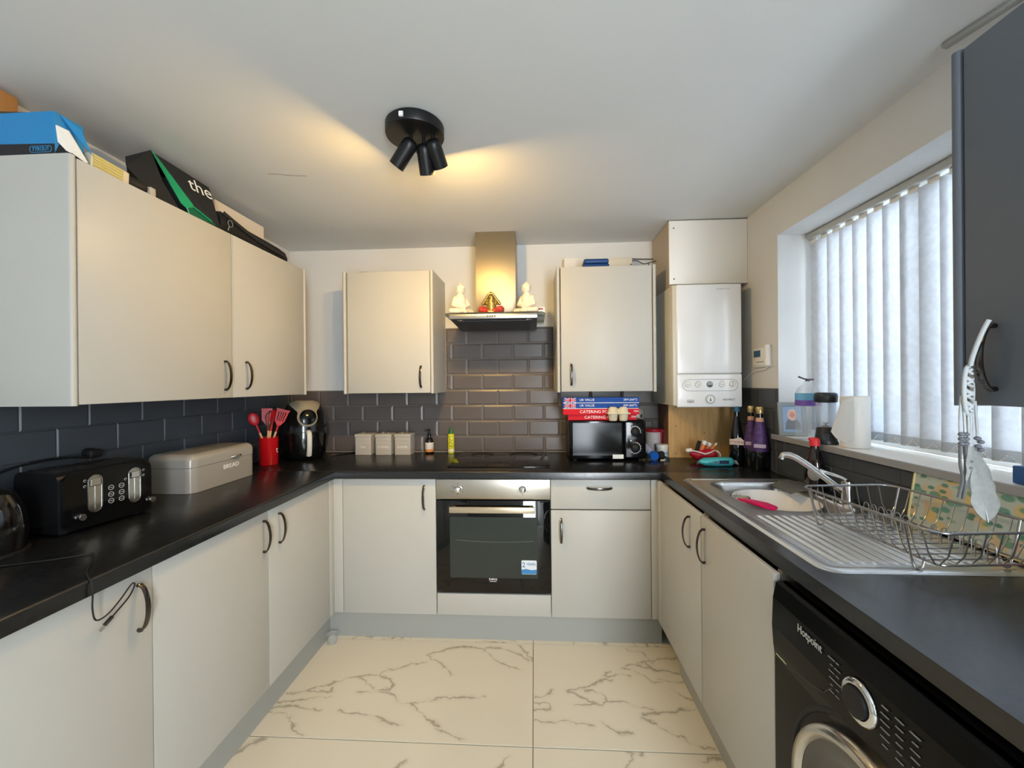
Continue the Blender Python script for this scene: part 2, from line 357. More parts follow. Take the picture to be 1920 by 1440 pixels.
box(bm, RW, 1.5, FY - .6, WB, -.06, WZ0 - .018); box(bm, RW, 1.5, FY - .6, WB, WZ1, CZ + .06)
box(bm, RW, 1.5, WY1, WB, WZ0 - .018, WZ1); box(bm, RW, 1.5, FY - .6, WY0, WZ0 - .018, WZ1)
wall_right = struct('wall_right', bm, M_wall)
bm = B()   # wall behind the camera; opening added to let the fill light in
box(bm, LW, .58, FY - .1, FY, -.06, CZ); box(bm, 1.16, RW, FY - .1, FY, -.06, CZ); box(bm, .58, 1.16, FY - .1, FY, 2.2, CZ)
wall_front = struct('wall_front', bm, M_wall)
dr = struct('fill_opening_frame', box(box(box(B(), .58, .61, FY - .08, FY - .02, 0, 2.2), 1.13, 1.16, FY - .08, FY - .02, 0, 2.2), .61, 1.13, FY - .08, FY - .02, 2.17, 2.2), M_white)  # unseen frame added around the opening for the fill light
struct('fill_opening_rail', box(B(), .61, 1.13, FY - .08, FY - .02, 0, .06), M_white, dr)
# window: sill board, frame, mullion, panes
win = struct('window_1', box(box(box(box(B(), WX, WX + .06, WY0, WY1, WZ0, WZ0 + .06, .004), WX, WX + .06, WY0, WY1, WZ1 - .06, WZ1, .004), WX, WX + .06, WY0, WY0 + .06, WZ0 + .06, WZ1 - .06, .004), WX, WX + .06, WY1 - .06, WY1, WZ0 + .06, WZ1 - .06, .004), M_white)
struct('window_mullion', box(B(), WX, WX + .06, 1.46, 1.52, WZ0 + .06, WZ1 - .06, .004), M_white, win)
for y0, y1 in ((WY0 + .06, 1.46), (1.52, WY1 - .06)):
    struct('pane', box(B(), WX + .026, WX + .032, y0, y1, WZ0 + .06, WZ1 - .06), M_glassp, win)
struct('window_sill', box(B(), 1.186, WX, WY0 - .0, WY1, WZ0 - .018, WZ0, .002), M_white, win)
struct('sill_trim', box(B(), 1.178, 1.188, WY0 - .1, WY1 + .03, WZ0 - .024, WZ0 + .001, .002), mat('grey_trim', 'A9ACAE', .4, .3), win)
# glazed brick tiles, each a part of its wall
def tile_mesh(w, h, chamfer=.011):
    bm = B(); v = []
    for z, i in ((0, 0), (.0042, 0), (.0078, chamfer)):
        v.append([bm.verts.new((x, y, z)) for x, y in ((-w / 2 + i, -h / 2 + i), (w / 2 - i, -h / 2 + i), (w / 2 - i, h / 2 - i), (-w / 2 + i, h / 2 - i))])
    for a, b in zip(v[:-1], v[1:]):
        for k in range(4): bm.faces.new((a[k], a[(k + 1) % 4], b[(k + 1) % 4], b[k]))
    bm.faces.new(v[-1])
    me = bpy.data.meshes.new('tile'); bmesh.ops.recalc_face_normals(bm, faces=bm.faces); bm.to_mesh(me); bm.free()
    return me
TM = {}
def tiles(parent, m, u0, u1, rows, j0, to3, R, Uv, chamfer=.011, skip=None):
    N = Vector(R).cross(Vector(Uv)); g = .0016
    for r, (z0, z1) in rows:
        off = j0 + (.1015 if r % 2 else 0)
        k = math.floor((u0 - off) / .203)
        while off + .203 * k < u1 - .001:
            a, b = max(u0, off + .203 * k), min(u1, off + .203 * (k + 1)); k += 1
            if b - a < .012: continue
            if skip and skip((a + b) / 2, (z0 + z1) / 2): continue
            w_, h_ = round(b - a - g, 4), round(z1 - z0 - g, 4)
            key = (w_, h_, m.name, chamfer)
            if key not in TM: TM[key] = tile_mesh(w_, h_, min(chamfer, w_ * .3, h_ * .3)); TM[key].materials.append(m)
            o = bpy.data.objects.new('tile', TM[key]); link(o); o.parent = parent
            c = to3((a + b) / 2, (z0 + z1) / 2)
            o.matrix_local = Matrix(((R[0], Uv[0], N[0], c[0]), (R[1], Uv[1], N[1], c[1]), (R[2], Uv[2], N[2], c[2]), (0, 0, 0, 1)))
RZ = [(i, (.914 + .1025 * i, .914 + .1025 * (i + 1))) for i in range(8)]
tiles(wall_back, M_tile, LW + .008, RW, RZ[:4], -.443 - .1015, lambda u, z: (u, WB, z), (1, 0, 0), (0, 0, 1))
tiles(wall_back, M_tile, -.586, .13, RZ[4:], -.443 - .1015, lambda u, z: (u, WB, z), (1, 0, 0), (0, 0, 1))
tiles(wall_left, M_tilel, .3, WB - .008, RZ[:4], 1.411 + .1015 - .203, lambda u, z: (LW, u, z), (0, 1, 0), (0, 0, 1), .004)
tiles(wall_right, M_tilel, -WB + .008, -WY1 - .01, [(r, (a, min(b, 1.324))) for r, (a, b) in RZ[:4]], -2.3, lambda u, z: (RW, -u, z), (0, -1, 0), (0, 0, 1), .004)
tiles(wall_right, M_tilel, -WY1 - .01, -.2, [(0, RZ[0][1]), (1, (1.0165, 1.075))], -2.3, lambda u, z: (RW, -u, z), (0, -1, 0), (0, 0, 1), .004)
struct('grout_bed', box(box(B(), LW + .001, RW - .001, WB - .0035, WB + .001, .905, 1.327), -.588, .132, WB - .0035, WB + .001, 1.327, 1.737), M_grout, wall_back)
struct('grout_bed', box(B(), LW - .001, LW + .0035, .3, WB - .001, .905, 1.327), mat('dark_grout', '55585A', .9), wall_left)
struct('grout_bed', box(box(B(), RW - .0035, RW + .001, WY1, WB - .001, .905, 1.327), RW - .0035, RW + .001, .2, WY1, .905, 1.078), MATS['dark_grout'], wall_right)

# ------------------------------------------------------------------ handles, doors, cabinets
def handle(parent, c, R, Uv, L=.128, mtl=None):
    """bow handle: R = out of the door, Uv = along the handle"""
    R, Uv, c = Vector(R), Vector(Uv), Vector(c); W = R.cross(Uv)
    bm = B(); n = 12; rings = []
    for i in range(n + 1):
        t = -1 + 2 * i / n
        p = c + Uv * (t * L / 2) + R * (.006 + .024 * (1 - t * t) ** .6)
        th = .0033; wd = .0074 - .0012 * abs(t)
        dt = Uv * (L / 2) + R * (-.03 * t * 1.2); dt.normalize(); nn = W.cross(dt)
        rings.append([bm.verts.new(p + W * (wd * math.cos(a)) + nn * (th * math.sin(a))) for a in (PI / 6, PI / 2, 5 * PI / 6, 7 * PI / 6, 3 * PI / 2, 11 * PI / 6)])
    for a, b in zip(rings[:-1], rings[1:]):
        for k in range(6): bm.faces.new((a[k], a[(k + 1) % 6], b[(k + 1) % 6], b[k]))
    bm.faces.new(rings[0]); bm.faces.new(list(reversed(rings[-1])))
    for s in (-1, 1):
        cyl(bm, c + Uv * (s * (L / 2 - .004)), c + Uv * (s * (L / 2 - .004)) + R * .012, .0048, 8)
    return obj('handle', bm, mtl or M_chrome, parent, smooth=50)
def bx6(a): return box(B(), *a)
def cabinet(name, label, body, mtl=M_cab, group=None, carc=None):
    x0, x1, y0, y1, z0, z1 = body
    t = thing(name, label, 'cabinet', ((x0 + x1) / 2, (y0 + y1) / 2, z0), 0, group)
    obj('body', box(B(), *body), carc or M_carc, t)
    return t
def door(t, a, hand=None, R=None, Uv=(0, 0, 1), name='door', mtl=None, bev=.003):
    d = obj(name, box(B(), *a, bev, 2), mtl or M_cab, t, smooth=40)
    if hand: handle(d, hand, R, Uv)
    return d
# wall cabinets, left wall (door plane x = XU, 18 mm doors)
G = 'cashmere wall cabinets'
g = .0015
t = cabinet('wall_cabinet', 'large cashmere wall cabinet nearest the camera on the left wall', (LW + .002, XU - .02, 1.108, 1.703, UZ0, UZ1), group=G)
door(t, (XU - .018, XU, 1.106, 1.7045, UZ0, UZ1), (XU, 1.660, 1.409), (1, 0, 0))
obj('end_panel', box(B(), LW + .002, XU + .004, 1.084, 1.103, UZ0 - .003, UZ1 + .003, .009, 4, lambda a, b: abs(a.x - b.x) < 1e-4 and a.x > XU - .1 and abs(a.y - b.y) < 1e-4), M_cab, t, smooth=40)
t = cabinet('wall_cabinet', 'narrower cashmere wall cabinet on the left wall beside the back corner', (LW + .002, XU - .02, 1.712, 2.262, UZ0, UZ1), group=G)
obj('filler_strip', box(B(), XU - .018, XU - .002, 1.7085, 1.7165, UZ0, UZ1), M_cab, t)
door(t, (XU - .018, XU, 1.7175, 2.262, UZ0, UZ1), (XU, 1.787, 1.412), (1, 0, 0))
obj('end_panel', box(B(), LW + .002, XU + .004, 2.264, 2.282, UZ0 - .003, UZ1 + .003, .009, 4, lambda a, b: abs(a.x - b.x) < 1e-4 and a.x > XU - .1 and abs(a.y - b.y) < 1e-4), M_cab, t, smooth=40)
ed = lambda a, b: abs(a.x - b.x) < 1e-4 and abs(a.y - b.y) < 1e-4 and a.y < DU + .1
t = cabinet('wall_cabinet', 'cashmere wall cabinet on the back wall, left of the cooker hood', (-1.115, -.612, DU + .02, WB - .002, UZ0, UZ1), group=G)
door(t, (-1.106, -.609, DU, DU + .018, UZ0, UZ1), (-.662, DU, 1.409), (0, -1, 0))
obj('end_panel', box(B(), -.607, -.589, DU - .004, WB - .002, UZ0 - .003, UZ1 + .003, .008, 4, ed), M_cab, t, smooth=40)
obj('end_panel', box(B(), -1.133, -1.115, DU - .004, WB - .002, UZ0 - .003, UZ1 + .003, .008, 4, ed), M_cab, t, smooth=40)
t = cabinet('wall_cabinet', 'cashmere wall cabinet on the back wall, between cooker hood and boiler', (.155, .68, DU + .02, WB - .002, UZ0, UZ1), group=G)
door(t, (.158, .677, DU, DU + .018, UZ0, UZ1), (.215, DU, 1.411), (0, -1, 0))
obj('end_panel', box(B(), .135, .153, DU - .004, WB - .002, UZ0 - .003, UZ1 + .003, .008, 4, ed), M_cab, t, smooth=40)
obj('end_panel', box(B(), .682, .700, DU - .004, WB - .002, UZ0 - .003, UZ1 + .003, .008, 4, ed), M_cab, t, smooth=40)
# dark wall cabinet on the right
XD = .873
t = cabinet('wall_cabinet', 'tall dark grey wall cabinet hanging at the right beside the window', (XD + .02, RW - .002, .27, .868, UZ0, UZ1 + .002), M_dark, carc=M_dark)
dd = door(t, (XD, XD + .018, .272, .866, UZ0, UZ1), None, mtl=M_dark)
hd = handle(dd, (XD, .812, 1.405), (-1, 0, 0), (0, 0, 1))
obj('end_panel', box(B(), XD - .004, RW - .002, .870, .890, UZ0 - .003, UZ1 + .003, .009, 4, lambda a, b: abs(a.x - b.x) < 1e-4 and a.x < XD + .1 and abs(a.y - b.y) < 1e-4), M_dark, t, smooth=40)
# base cabinets
UN, BZ = .868, .155
GB = 'cashmere base cabinets'
def base_left(y0, y1, label, hy):
    t = cabinet('base_cabinet', label, (LW + .002, XL - .02, y0 + .001, y1 - .001, BZ, UN), group=GB)
    door(t, (XL - .018, XL, y0 + g, y1 - g, BZ, UN - .002), (XL, hy, .770), (1, 0, 0))
base_left(.07, .57, 'cashmere base cabinet left of the camera, under the near end of the left worktop', .12)
base_left(.57, 1.07, 'cashmere base cabinet on the left under the toaster, usb cable hanging over its door', 1.027)
base_left(1.07, 1.562, 'cashmere base cabinet in the left run below the bread box', 1.530)
base_left(1.562, 2.043, 'cashmere base cabinet in the left run nearest the back corner', 1.626)
t = thing('corner_post', 'narrow cashmere corner post between the left run and the back run', 'post', (XL, D0, BZ))
obj('post_face', box(box(B(), XL - .018, XL + .001, 2.046, D0, BZ, UN - .002, .002), XL - .018, -1.0215, D0 - .001, D0 + .018, BZ, UN - .002, .004), M_cab, t, smooth=40)
t = cabinet('base_cabinet', 'cashmere base cabinet on the back wall, left of the oven', (-1.0, -.521, D0 + .02, WB - .002, BZ, UN), group=GB)
door(t, (-1.0195, -.5205, D0, D0 + .018, BZ, UN - .002), (-.5795, D0, .770), (0, -1, 0))
t = thing('base_cabinet', 'cashmere oven housing with a blank strip panel below the oven', 'cabinet', (-.22, D0 + .3, BZ), 0, GB)
obj('body', box(box(box(B(), -.5185, -.5, D0 + .02, WB - .002, BZ, UN), .06, .0785, D0 + .02, WB - .002, BZ, UN), -.5, .06, D0 + .02, WB - .002, BZ, .26), M_carc, t)
obj('strip_panel', box(B(), -.517, .078, D0, D0 + .018, BZ, .268, .003), M_cab, t, smooth=40)
t = cabinet('base_cabinet', 'cashmere base cabinet with a top drawer, right of the oven', (.083, .585, D0 + .02, WB - .002, BZ, UN), group=GB)
door(t, (.0805, .5875, D0, D0 + .018, .714, UN - .002), (.329, D0, .824), (0, -1, 0), (1, 0, 0), name='drawer')
door(t, (.0805, .5875, D0, D0 + .018, BZ, .708), (.1325, D0, .604), (0, -1, 0))
t = thing('corner_post', 'narrow cashmere corner post between the back run and the sink run', 'post', (XR, D0, BZ))
obj('post_face', box(box(B(), .590, XR + .018, D0, D0 + .018, BZ, UN - .002, .002), XR, XR + .018, 2.03, D0 - .001, BZ, UN - .002, .002), M_cab, t, smooth=40)
def base_right(y0, y1, label, hy):
    t = thing('base_cabinet', label, 'cabinet', ((XR + RW) / 2, (y0 + y1) / 2, BZ), 0, GB)
    obj('body', box(box(box(B(), XR + .02, RW - .002, y0 + .001, y0 + .018, BZ, UN), XR + .02, RW - .002, y1 - .018, y1 - .001, BZ, UN), XR + .02, RW - .002, y0 + .018, y1 - .018, BZ, BZ + .018), M_carc, t)
    door(t, (XR, XR + .018, y0 + g, y1 - g, BZ, UN - .004), (XR, hy, .764), (-1, 0, 0))
base_right(1.546, 2.028, 'cashmere sink base cabinet half nearest the back corner', 1.648)
base_right(1.082, 1.543, 'cashmere sink base cabinet half beside the washing machine', 1.506)
# plinths
struct('trim_1', box(B(), XL - .055, XR + .035, D0 + .05, D0 + .066, 0, BZ - .003), M_plinth)
struct('trim_2', box(B(), XL - .066, XL - .05, .07, D0 + .05, 0, BZ - .003), M_plinth)
struct('trim_3', box(B(), XR + .05, XR + .066, 1.08, 1.92, 0, BZ - .003), M_plinth)
# worktops
ev = .006
def top(name, label, a, edges):
    return tag(obj(name, box(B(), *a, ev, 3, edges), M_top, smooth=40), label, 'worktop')
top('worktop', 'black slate effect worktop along the back wall under hob and microwave', (LW + .001, RW - .001, 2.067, WB - .001, .872, TZ), lambda a, b: abs(a.z - b.z) < 1e-4 and a.y < 2.1 and b.y < 2.1 and a.z > .9)
top('worktop', 'black slate effect worktop of the left run under toaster and bread box', (LW + .001, -1.049, .05, 2.0665, .872, TZ), lambda a, b: abs(a.z - b.z) < 1e-4 and a.x > -1.1 and b.x > -1.1 and a.z > .9)
SX0, SX1, SY0, SY1 = .680, 1.172, .985, 1.925
bm = B()   # right worktop is cut out for the sink
for a in ((.639, SX0 + .02, .15, 2.0665), (SX1 - .02, RW - .001, .15, 2.0665), (SX0 + .02, SX1 - .02, .15, SY0 + .02), (SX0 + .02, SX1 - .02, SY1 - .02, 2.0665)):
    box(bm, a[0], a[1], a[2], a[3], .872, TZ, 0)
bmesh.ops.remove_doubles(bm, verts=bm.verts, dist=1e-5)
tag(obj('worktop', bm, M_top), 'black slate effect worktop of the right run, around the sink and over the washing machine', 'worktop')

# ------------------------------------------------------------------ oven, hob, hood
t = thing('oven', 'built-in electric oven, steel control strip over a black glass door', 'oven', (-.22, D0, .275))
obj('body', box(B(), -.498, .058, D0 + .02, 2.6, .275, .866), M_blackm, t)
cp = obj('control_panel', box(B(), -.518, .079, D0 - .003, D0 + .02, .762, .866, .003), M_steelh, t, smooth=40)
for x in (-.404, -.0645):
    bm = B(); lathe(bm, [(.019, 0), (.019, .004), (.0155, .006), (.0145, .022), (.012, .024), (0, .024)], 24, (x, D0 - .003, .815), (0, -1, 0))
    box(bm, x - .0025, x + .0025, D0 - .03, D0 - .025, .803, .828)
    obj('knob', bm, M_bright, cp, smooth=40)
    bm = B()
    for k in range(6):
        a = math.radians(-60 + k * 60); cx_, cz_ = x + .031 * math.sin(a), .815 + .027 * math.cos(a)
        box(bm, cx_ - .002, cx_ + .002, D0 - .0036, D0 - .0028, cz_ - .002, cz_ + .002)
    obj('dial_marks', bm, M_textd, cp)
dr_ = obj('oven_door', box(B(), -.516, .077, D0 - .006, D0 + .018, .279, .757, .003), M_glassb, t, smooth=40)
fr = rrect(.468, .318, .012)
obj('door_window', prism(B(), plane_pts((-.217, D0 - .0064, .513), *FX, rrect(.456, .315, .006)), (0, -.0008, 0)), mat('oven_window', '2B3330', .08, spec=.7), dr_)
bm = B(); tube(bm, [(-.42, D0 - .0085, .552), (-.3, D0 - .0085, .545), (-.15, D0 - .0085, .543), (-.01, D0 - .0085, .549)], .0012, 6, sm=4)
obj('shelf_line', bm, mat('shelf_reflect', '7D827C', .3, .8), dr_, label='wire shelf edge glinting inside the oven window')
bm = box(B(), -.440, -.002, D0 - .05, D0 - .034, .704, .734, .003)
for x in (-.42, -.022): box(bm, x - .008, x + .008, D0 - .036, D0 - .004, .71, .728)
obj('handle', bm, mat('champagne_steel', 'CDBFA6', .3, .7), dr_, smooth=40, label='broad champagne-coloured steel bar handle')
st = obj('sticker', prism(B(), plane_pts((-.034, D0 - .0078, .414), *FX, rrect(.078, .072, .006)), (0, -.0005, 0)), mat('sticker_white', 'E3EAF0', .5), dr_, label='white and blue guarantee sticker')
obj('sticker_band', prism(B(), [(-.073, D0 - .0086, .380), (.005, D0 - .0086, .380), (.005, D0 - .0086, .404), (-.02, D0 - .0086, .400), (-.05, D0 - .0086, .406), (-.073, D0 - .0086, .402)], (0, -.0003, 0)), mat('sticker_blue', '3F86C0', .5), dr_)
text('lettering', '2', .036, (-.062, D0 - .0088, .426), *FX, dr_, mat('blue_print', '2A5FA0', .5))
text('lettering', 'YEARS', .017, (-.024, D0 - .0088, .430), *FX, dr_, MATS['blue_print'])
text('lettering', 'beko', .022, (-.221, D0 - .0066, .350), *FX, dr_, M_textw)
obj('logo_line', box(B(), -.238, -.204, D0 - .0072, D0 - .0064, .336, .338), M_textw, dr_)
# hob
t = thing('hob', 'flat black glass ceramic hob set in the back worktop', 'hob', (-.2, 2.41, TZ))
obj('glass_top', box(B(), -.475, .080, 2.165, 2.645, TZ, TZ + .006, .002), M_glassb, t, smooth=40)
for x, y, r in ((-.33, 2.53, .07), (-.07, 2.53, .09), (-.33, 2.3, .09), (-.07, 2.3, .07)):
    bm = B(); pts = [(x + r * math.cos(a * PI / 16), y + r * math.sin(a * PI / 16), TZ + .0062) for a in range(32)]; tube(bm, pts, .0006, 4, closed=True)
    obj('zone_ring', bm, mat('zone_print', '3A3B3D', .4), t)
# hood
t = thing('cooker_hood', 'stainless steel chimney cooker hood with a flat glass canopy', 'cooker hood', (-.22, WB, 1.72))
obj('chimney', box(B(), -.346, -.104, 2.418, WB - .001, 1.76, CZ - .002, .002), mat('chimney_steel', 'B3A78F', .46, 1, bump=.05, bscale=40, stretch=(40, 1, 1), aniso=.6), t, smooth=40)
obj('glass_canopy', prism(B(), [(-.50 + .0, 2.26, 1.750), (-.487, 2.215, 1.750), (-.40, 2.2, 1.750), (-.02, 2.2, 1.750), (.05, 2.21, 1.750), (.066, 2.26, 1.750), (.066, 2.665, 1.750), (-.50, 2.665, 1.750)], (0, 0, .006)), mat('smoked_glass', 'A9B3AE', .04, trans=.85, ior=1.3), t, label='smoked glass canopy plate')
obj('fascia', box(B(), -.466, .022, 2.206, 2.222, 1.722, 1.7495, .002), M_steel, t, smooth=40)
obj('body', prism(B(), [(-.464, 2.222, 1.748), (-.464, 2.222, 1.723), (-.464, 2.60, 1.705), (-.464, 2.664, 1.748)], (.484, 0, 0)), M_black, t)
obj('grease_filter', prism(B(), [(-.40, 2.26, 1.7205), (-.40, 2.56, 1.706), (-.40, 2.56, 1.702), (-.40, 2.26, 1.7165)], (.36, 0, 0)), mat('filter_mesh', '4A4C4E', .35, .8, bump=.5, bscale=500), t)
for x in (-.41, -.03):
    bm = B(); lathe(bm, [(.016, 0), (.018, .004), (0, .004)], 18, (x, 2.25, 1.717)); obj('lamp_lens', bm, M_bright, t, smooth=40)
for k in range(4):
    bm = B(); lathe(bm, [(.0042, 0), (.0042, .003), (0, .003)], 12, (-.252 + .0135 * k, 2.206, 1.735), (0, -1, 0)); obj('button', bm, M_chrome, t)
# ------------------------------------------------------------------ boiler corner
BY = 2.25
t = thing('boiler_cover', 'white boxed-in pipe cover above the boiler, screwed panel touching the ceiling', 'pipe cover', (.985, 2.5, 1.915))
obj('side_board', box(B(), .776, .790, 2.341, WB - .001, 1.900, CZ - .001), mat('primed_board', 'BDB3A4', .6), t, label='unpainted beige side board')
fp = obj('front_panel', box(B(), .770, 1.199, 2.325, 2.340, 1.915, CZ - .006, .002), M_white, t, smooth=40)
obj('dark_edge', box(box(B(), .768, RW - .0005, 2.3405, 2.345, CZ - .006, CZ - .0005), 1.1975, RW - .0002, 2.327, 2.345, 1.915, CZ - .002), mat('dark_strip_grey', '3A3D3C', .7), t)  # thin dark strips in the joints along the ceiling and right wall
for x, z in ((.795, 2.232), (.795, 1.945)):
    bm = B(); lathe(bm, [(.004, 0), (.004, .0015), (0, .0015)], 10, (x, 2.325, z), (0, -1, 0)); obj('screw', bm, M_textd, fp)
t = thing('boiler', 'white wall-hung gas boiler with round gauge and control dials', 'boiler', (.955, 2.45, 1.222))
obj('casing', box(B(), .765, 1.131, BY + .018, WB - .001, 1.232, 1.898, .006), mat('boiler_casing', 'CFCDBE', .35), t, smooth=40, label='cream steel side casing')
fp = obj('front_panel', box(B(), .781, 1.128, BY, BY + .03, 1.408, 1.896, .008, 3), mat('boiler_white', 'EDEFF0', .18, coat=.4), t, smooth=40, label='glossy white front panel')
cp = obj('control_panel', box(B(), .781, 1.128, BY, BY + .03, 1.224, 1.4055, .008, 3), MATS['boiler_white'], t, smooth=40)
bm = B(); tube(bm, plane_pts((.957, BY - .0008, 1.345), *FX, rrect(.292, .062, .03, 6)), .0011, 4, closed=True); obj('dial_outline', bm, mat('grey_print', '9BA0A6', .5), cp)
M_g = MATS['grey_print']
for x, r, kk in ((.837, .014, 0), (.891, .015, 1), (.955, .0165, 2), (1.018, .015, 3), (1.074, .014, 4)):
    bm = B(); lathe(bm, [(r, 0), (r * .92, .004), (r * .85, .0055), (0, .0055)], 24, (x, BY, 1.349), (0, -1, 0))
    d = obj('dial', bm, mat('dial_grey', '9AA3A5', .3, .3) if kk == 2 else M_white, cp, smooth=40)
    bm = B(); tube(bm, [(x + r * math.cos(a * PI / 12), BY - .0008, 1.349 + r * math.sin(a * PI / 12)) for a in range(24)], .0008, 4, closed=True)
    a = (0, 2.4, 0, 2.8, 1.57)[kk]
    if kk != 2: tube(bm, [(x - r * .6 * math.cos(a), BY - .006, 1.349 - r * .6 * math.sin(a)), (x + r * .6 * math.cos(a), BY - .006, 1.349 + r * .6 * math.sin(a))], .0012, 4)
    else: prism(bm, [(x + r * .8 * math.cos(math.radians(q)), BY - .0058, 1.349 + r * .8 * math.sin(math.radians(q))) for q in range(200, 345, 12)], (0, -.0004, 0))
    if kk in (1, 3, 4):
        for q in range(-10, 130, 20):
            px_, pz_ = x + (r + .004) * math.cos(math.radians(q)), 1.349 + (r + .004) * math.sin(math.radians(q))
            box(bm, px_ - .001, px_ + .001, BY - .001, BY, pz_ - .001, pz_ + .001)
    obj('dial_marks', bm, M_textd if kk in (2, 4) else M_g, d)
bm = B(); lathe(bm, [(.025, 0), (.025, .004), (.022, .006), (.0205, .004), (0, .004)], 32, (.957, BY, 1.268), (0, -1, 0)); gd = obj('pressure_gauge', bm, mat('gauge_grey', 'B9BFC0', .3), cp, smooth=40)
bm = B(); lathe(bm, [(.0185, 0), (.0185, .0006), (0, .0006)], 28, (.957, BY - .0042, 1.268), (0, -1, 0)); obj('gauge_face', bm, M_white, gd)
obj('needle', prism(B(), [(.9535, BY - .0055, 1.258), (.9605, BY - .0055, 1.258), (.956, BY - .0055, 1.281)], (0, -.0004, 0)), M_textd, gd)
text('lettering', 'INSTINCT', .0135, (1.057, BY - .0006, 1.265), *FX, cp, M_textd, sx=1.1)
bm = B(); tube(bm, plane_pts((.852, BY - .0006, 1.257), *FX, rrect(.034, .013, .001, 1)), .0009, 4, closed=True); obj('logo_box', bm, M_textd, cp)
text('lettering', 'ideal', .012, (.852, BY - .0006, 1.2565), *FX, cp, M_textd)
text('lettering', 'Instinct', .011, (1.03, BY - .0006, 1.868), *FX, fp, mat('pale_print', 'B5B2A8', .5), sx=2.2)
t = thing('pipe_boxing', 'light plywood boxing under the boiler, hiding its pipes', 'boxing', (1.0, 2.56, TZ))
obj('front_board', box(B(), .803, 1.199, 2.462, 2.474, TZ + .001, 1.231), mat('plywood', 'C9A268', .55, vary=.13, vscale=14, stretch=(6, 6, .6)), t)
obj('side_board', box(B(), .803, .815, 2.475, WB - .009, TZ + .001, 1.231), mat('brown_board', '7A5A48', .6, vary=.1), t, label='darker brown side board')  # side board coloured a darker brown than the front board
for x, z in ((.845, 1.10), (.845, .935), (.845, 1.213)):
    bm = B(); lathe(bm, [(.0035, 0), (.0035, .001), (0, .001)], 8, (x, 2.462, z), (0, -1, 0)); obj('screw', bm, M_textd, t)
# thermostat
t = thing('thermostat', 'white wireless thermostat with blue-grey screen on the wall beside the window', 'thermostat', (RW, 2.18, 1.44))
b_ = obj('backplate', box(B(), RW - .012, RW, 2.105, 2.262, 1.437, 1.540, .004), M_white, t, smooth=40)
obj('display', box(B(), RW - .0145, RW - .011, 2.185, 2.245, 1.492, 1.526, .001), mat('lcd_blue', '3E6384', .2), t)
obj('cylinder_cover', cyl(B(), (RW - .016, 2.112, 1.444), (RW - .016, 2.112, 1.548), .013, 20), M_white, t, smooth=40)
obj('button_panel', box(B(), RW - .015, RW - .011, 2.135, 2.25, 1.447, 1.480, .001), M_whitem, t)
for k in range(4): obj('button', box(B(), RW - .017, RW - .0145, 2.150 + .018 * k, 2.162 + .018 * k, 1.462, 1.467), M_g, t)
tag(obj('cable', tube(B(), [(RW - .006, 2.13, 1.437), (RW - .012, 2.16, 1.425), (RW - .010, 2.23, 1.420), (RW - .008, 2.29, 1.405), (RW - .008, 2.36, 1.375)], .0028, 8, sm=6), M_white), 'thin white cable looping from the thermostat to the boiler', 'cable')
# things on top of the right wall cabinet
Z1 = UZ1 + .003
tag(obj('junction_box', box(B(), .20, .335, 2.60, WB - .001, Z1, 2.165, .004), M_whitem, smooth=40), 'plain white box standing on the back cabinet left of the blue case', 'box')
t = thing('case', 'small dark blue plastic case lying on the cabinet beside the boiler', 'case', (.375, 2.45, Z1))
obj('lower_shell', box(B(), .300, .448, 2.40, 2.50, Z1, Z1 + .029, .005), mat('navy_plastic', '173F7A', .4), t, smooth=40)
obj('lid', box(B(), .300, .448, 2.40, 2.50, Z1 + .031, Z1 + .061, .012, 4), MATS['navy_plastic'], t, smooth=40)
t = thing('consumer_unit', 'cream electrical junction box with a yellow warning strip above the cabinet', 'fuse box', (.54, 2.62, 2.06))
obj('housing', box(B(), .47, .625, 2.58, WB - .001, 2.062, 2.152, .004), mat('cream_plastic', 'D9D2BF', .45), t, smooth=40)
obj('warning_strip', box(B(), .512, .595, 2.5785, 2.5805, 2.078, 2.088), mat('yellow_print', 'C9B52B', .5), t)
for x in (.478, .617):
    bm = B(); lathe(bm, [(.005, 0), (.004, .002), (0, .002)], 10, (x, 2.58, 2.107), (0, -1, 0)); obj('screw', bm, M_textd, t)
tag(obj('shelf_board', box(B(), .46, .676, 2.5, WB - .001, Z1, Z1 + .022), mat('grey_board', '9C948A', .7)), 'narrow grey board lying on the cabinet under the fuse box', 'board')
for k, (lb, pts) in enumerate((('thin black cable drooping from fuse box towards the boiler boxing', [(.626, 2.62, 2.14), (.66, 2.6, 2.135), (.70, 2.6, 2.115), (.74, 2.59, 2.12), (.774, 2.58, 2.125)]),
        ('thin black cable along the wall above the fuse box', [(.56, 2.66, 2.158), (.62, 2.655, 2.165), (.70, 2.65, 2.16), (.774, 2.64, 2.155)]),
        ('thin dark cable dropping behind the wall cabinet beside the boiler', [(.73, 2.60, 2.12), (.735, 2.58, 2.03), (.72, 2.57, 1.96), (.735, 2.58, 1.90), (.732, 2.6, 1.82)]))):
    tag(obj('cable', tube(B(), pts, .0028, 6, sm=5), M_blackm), lb, 'cable')
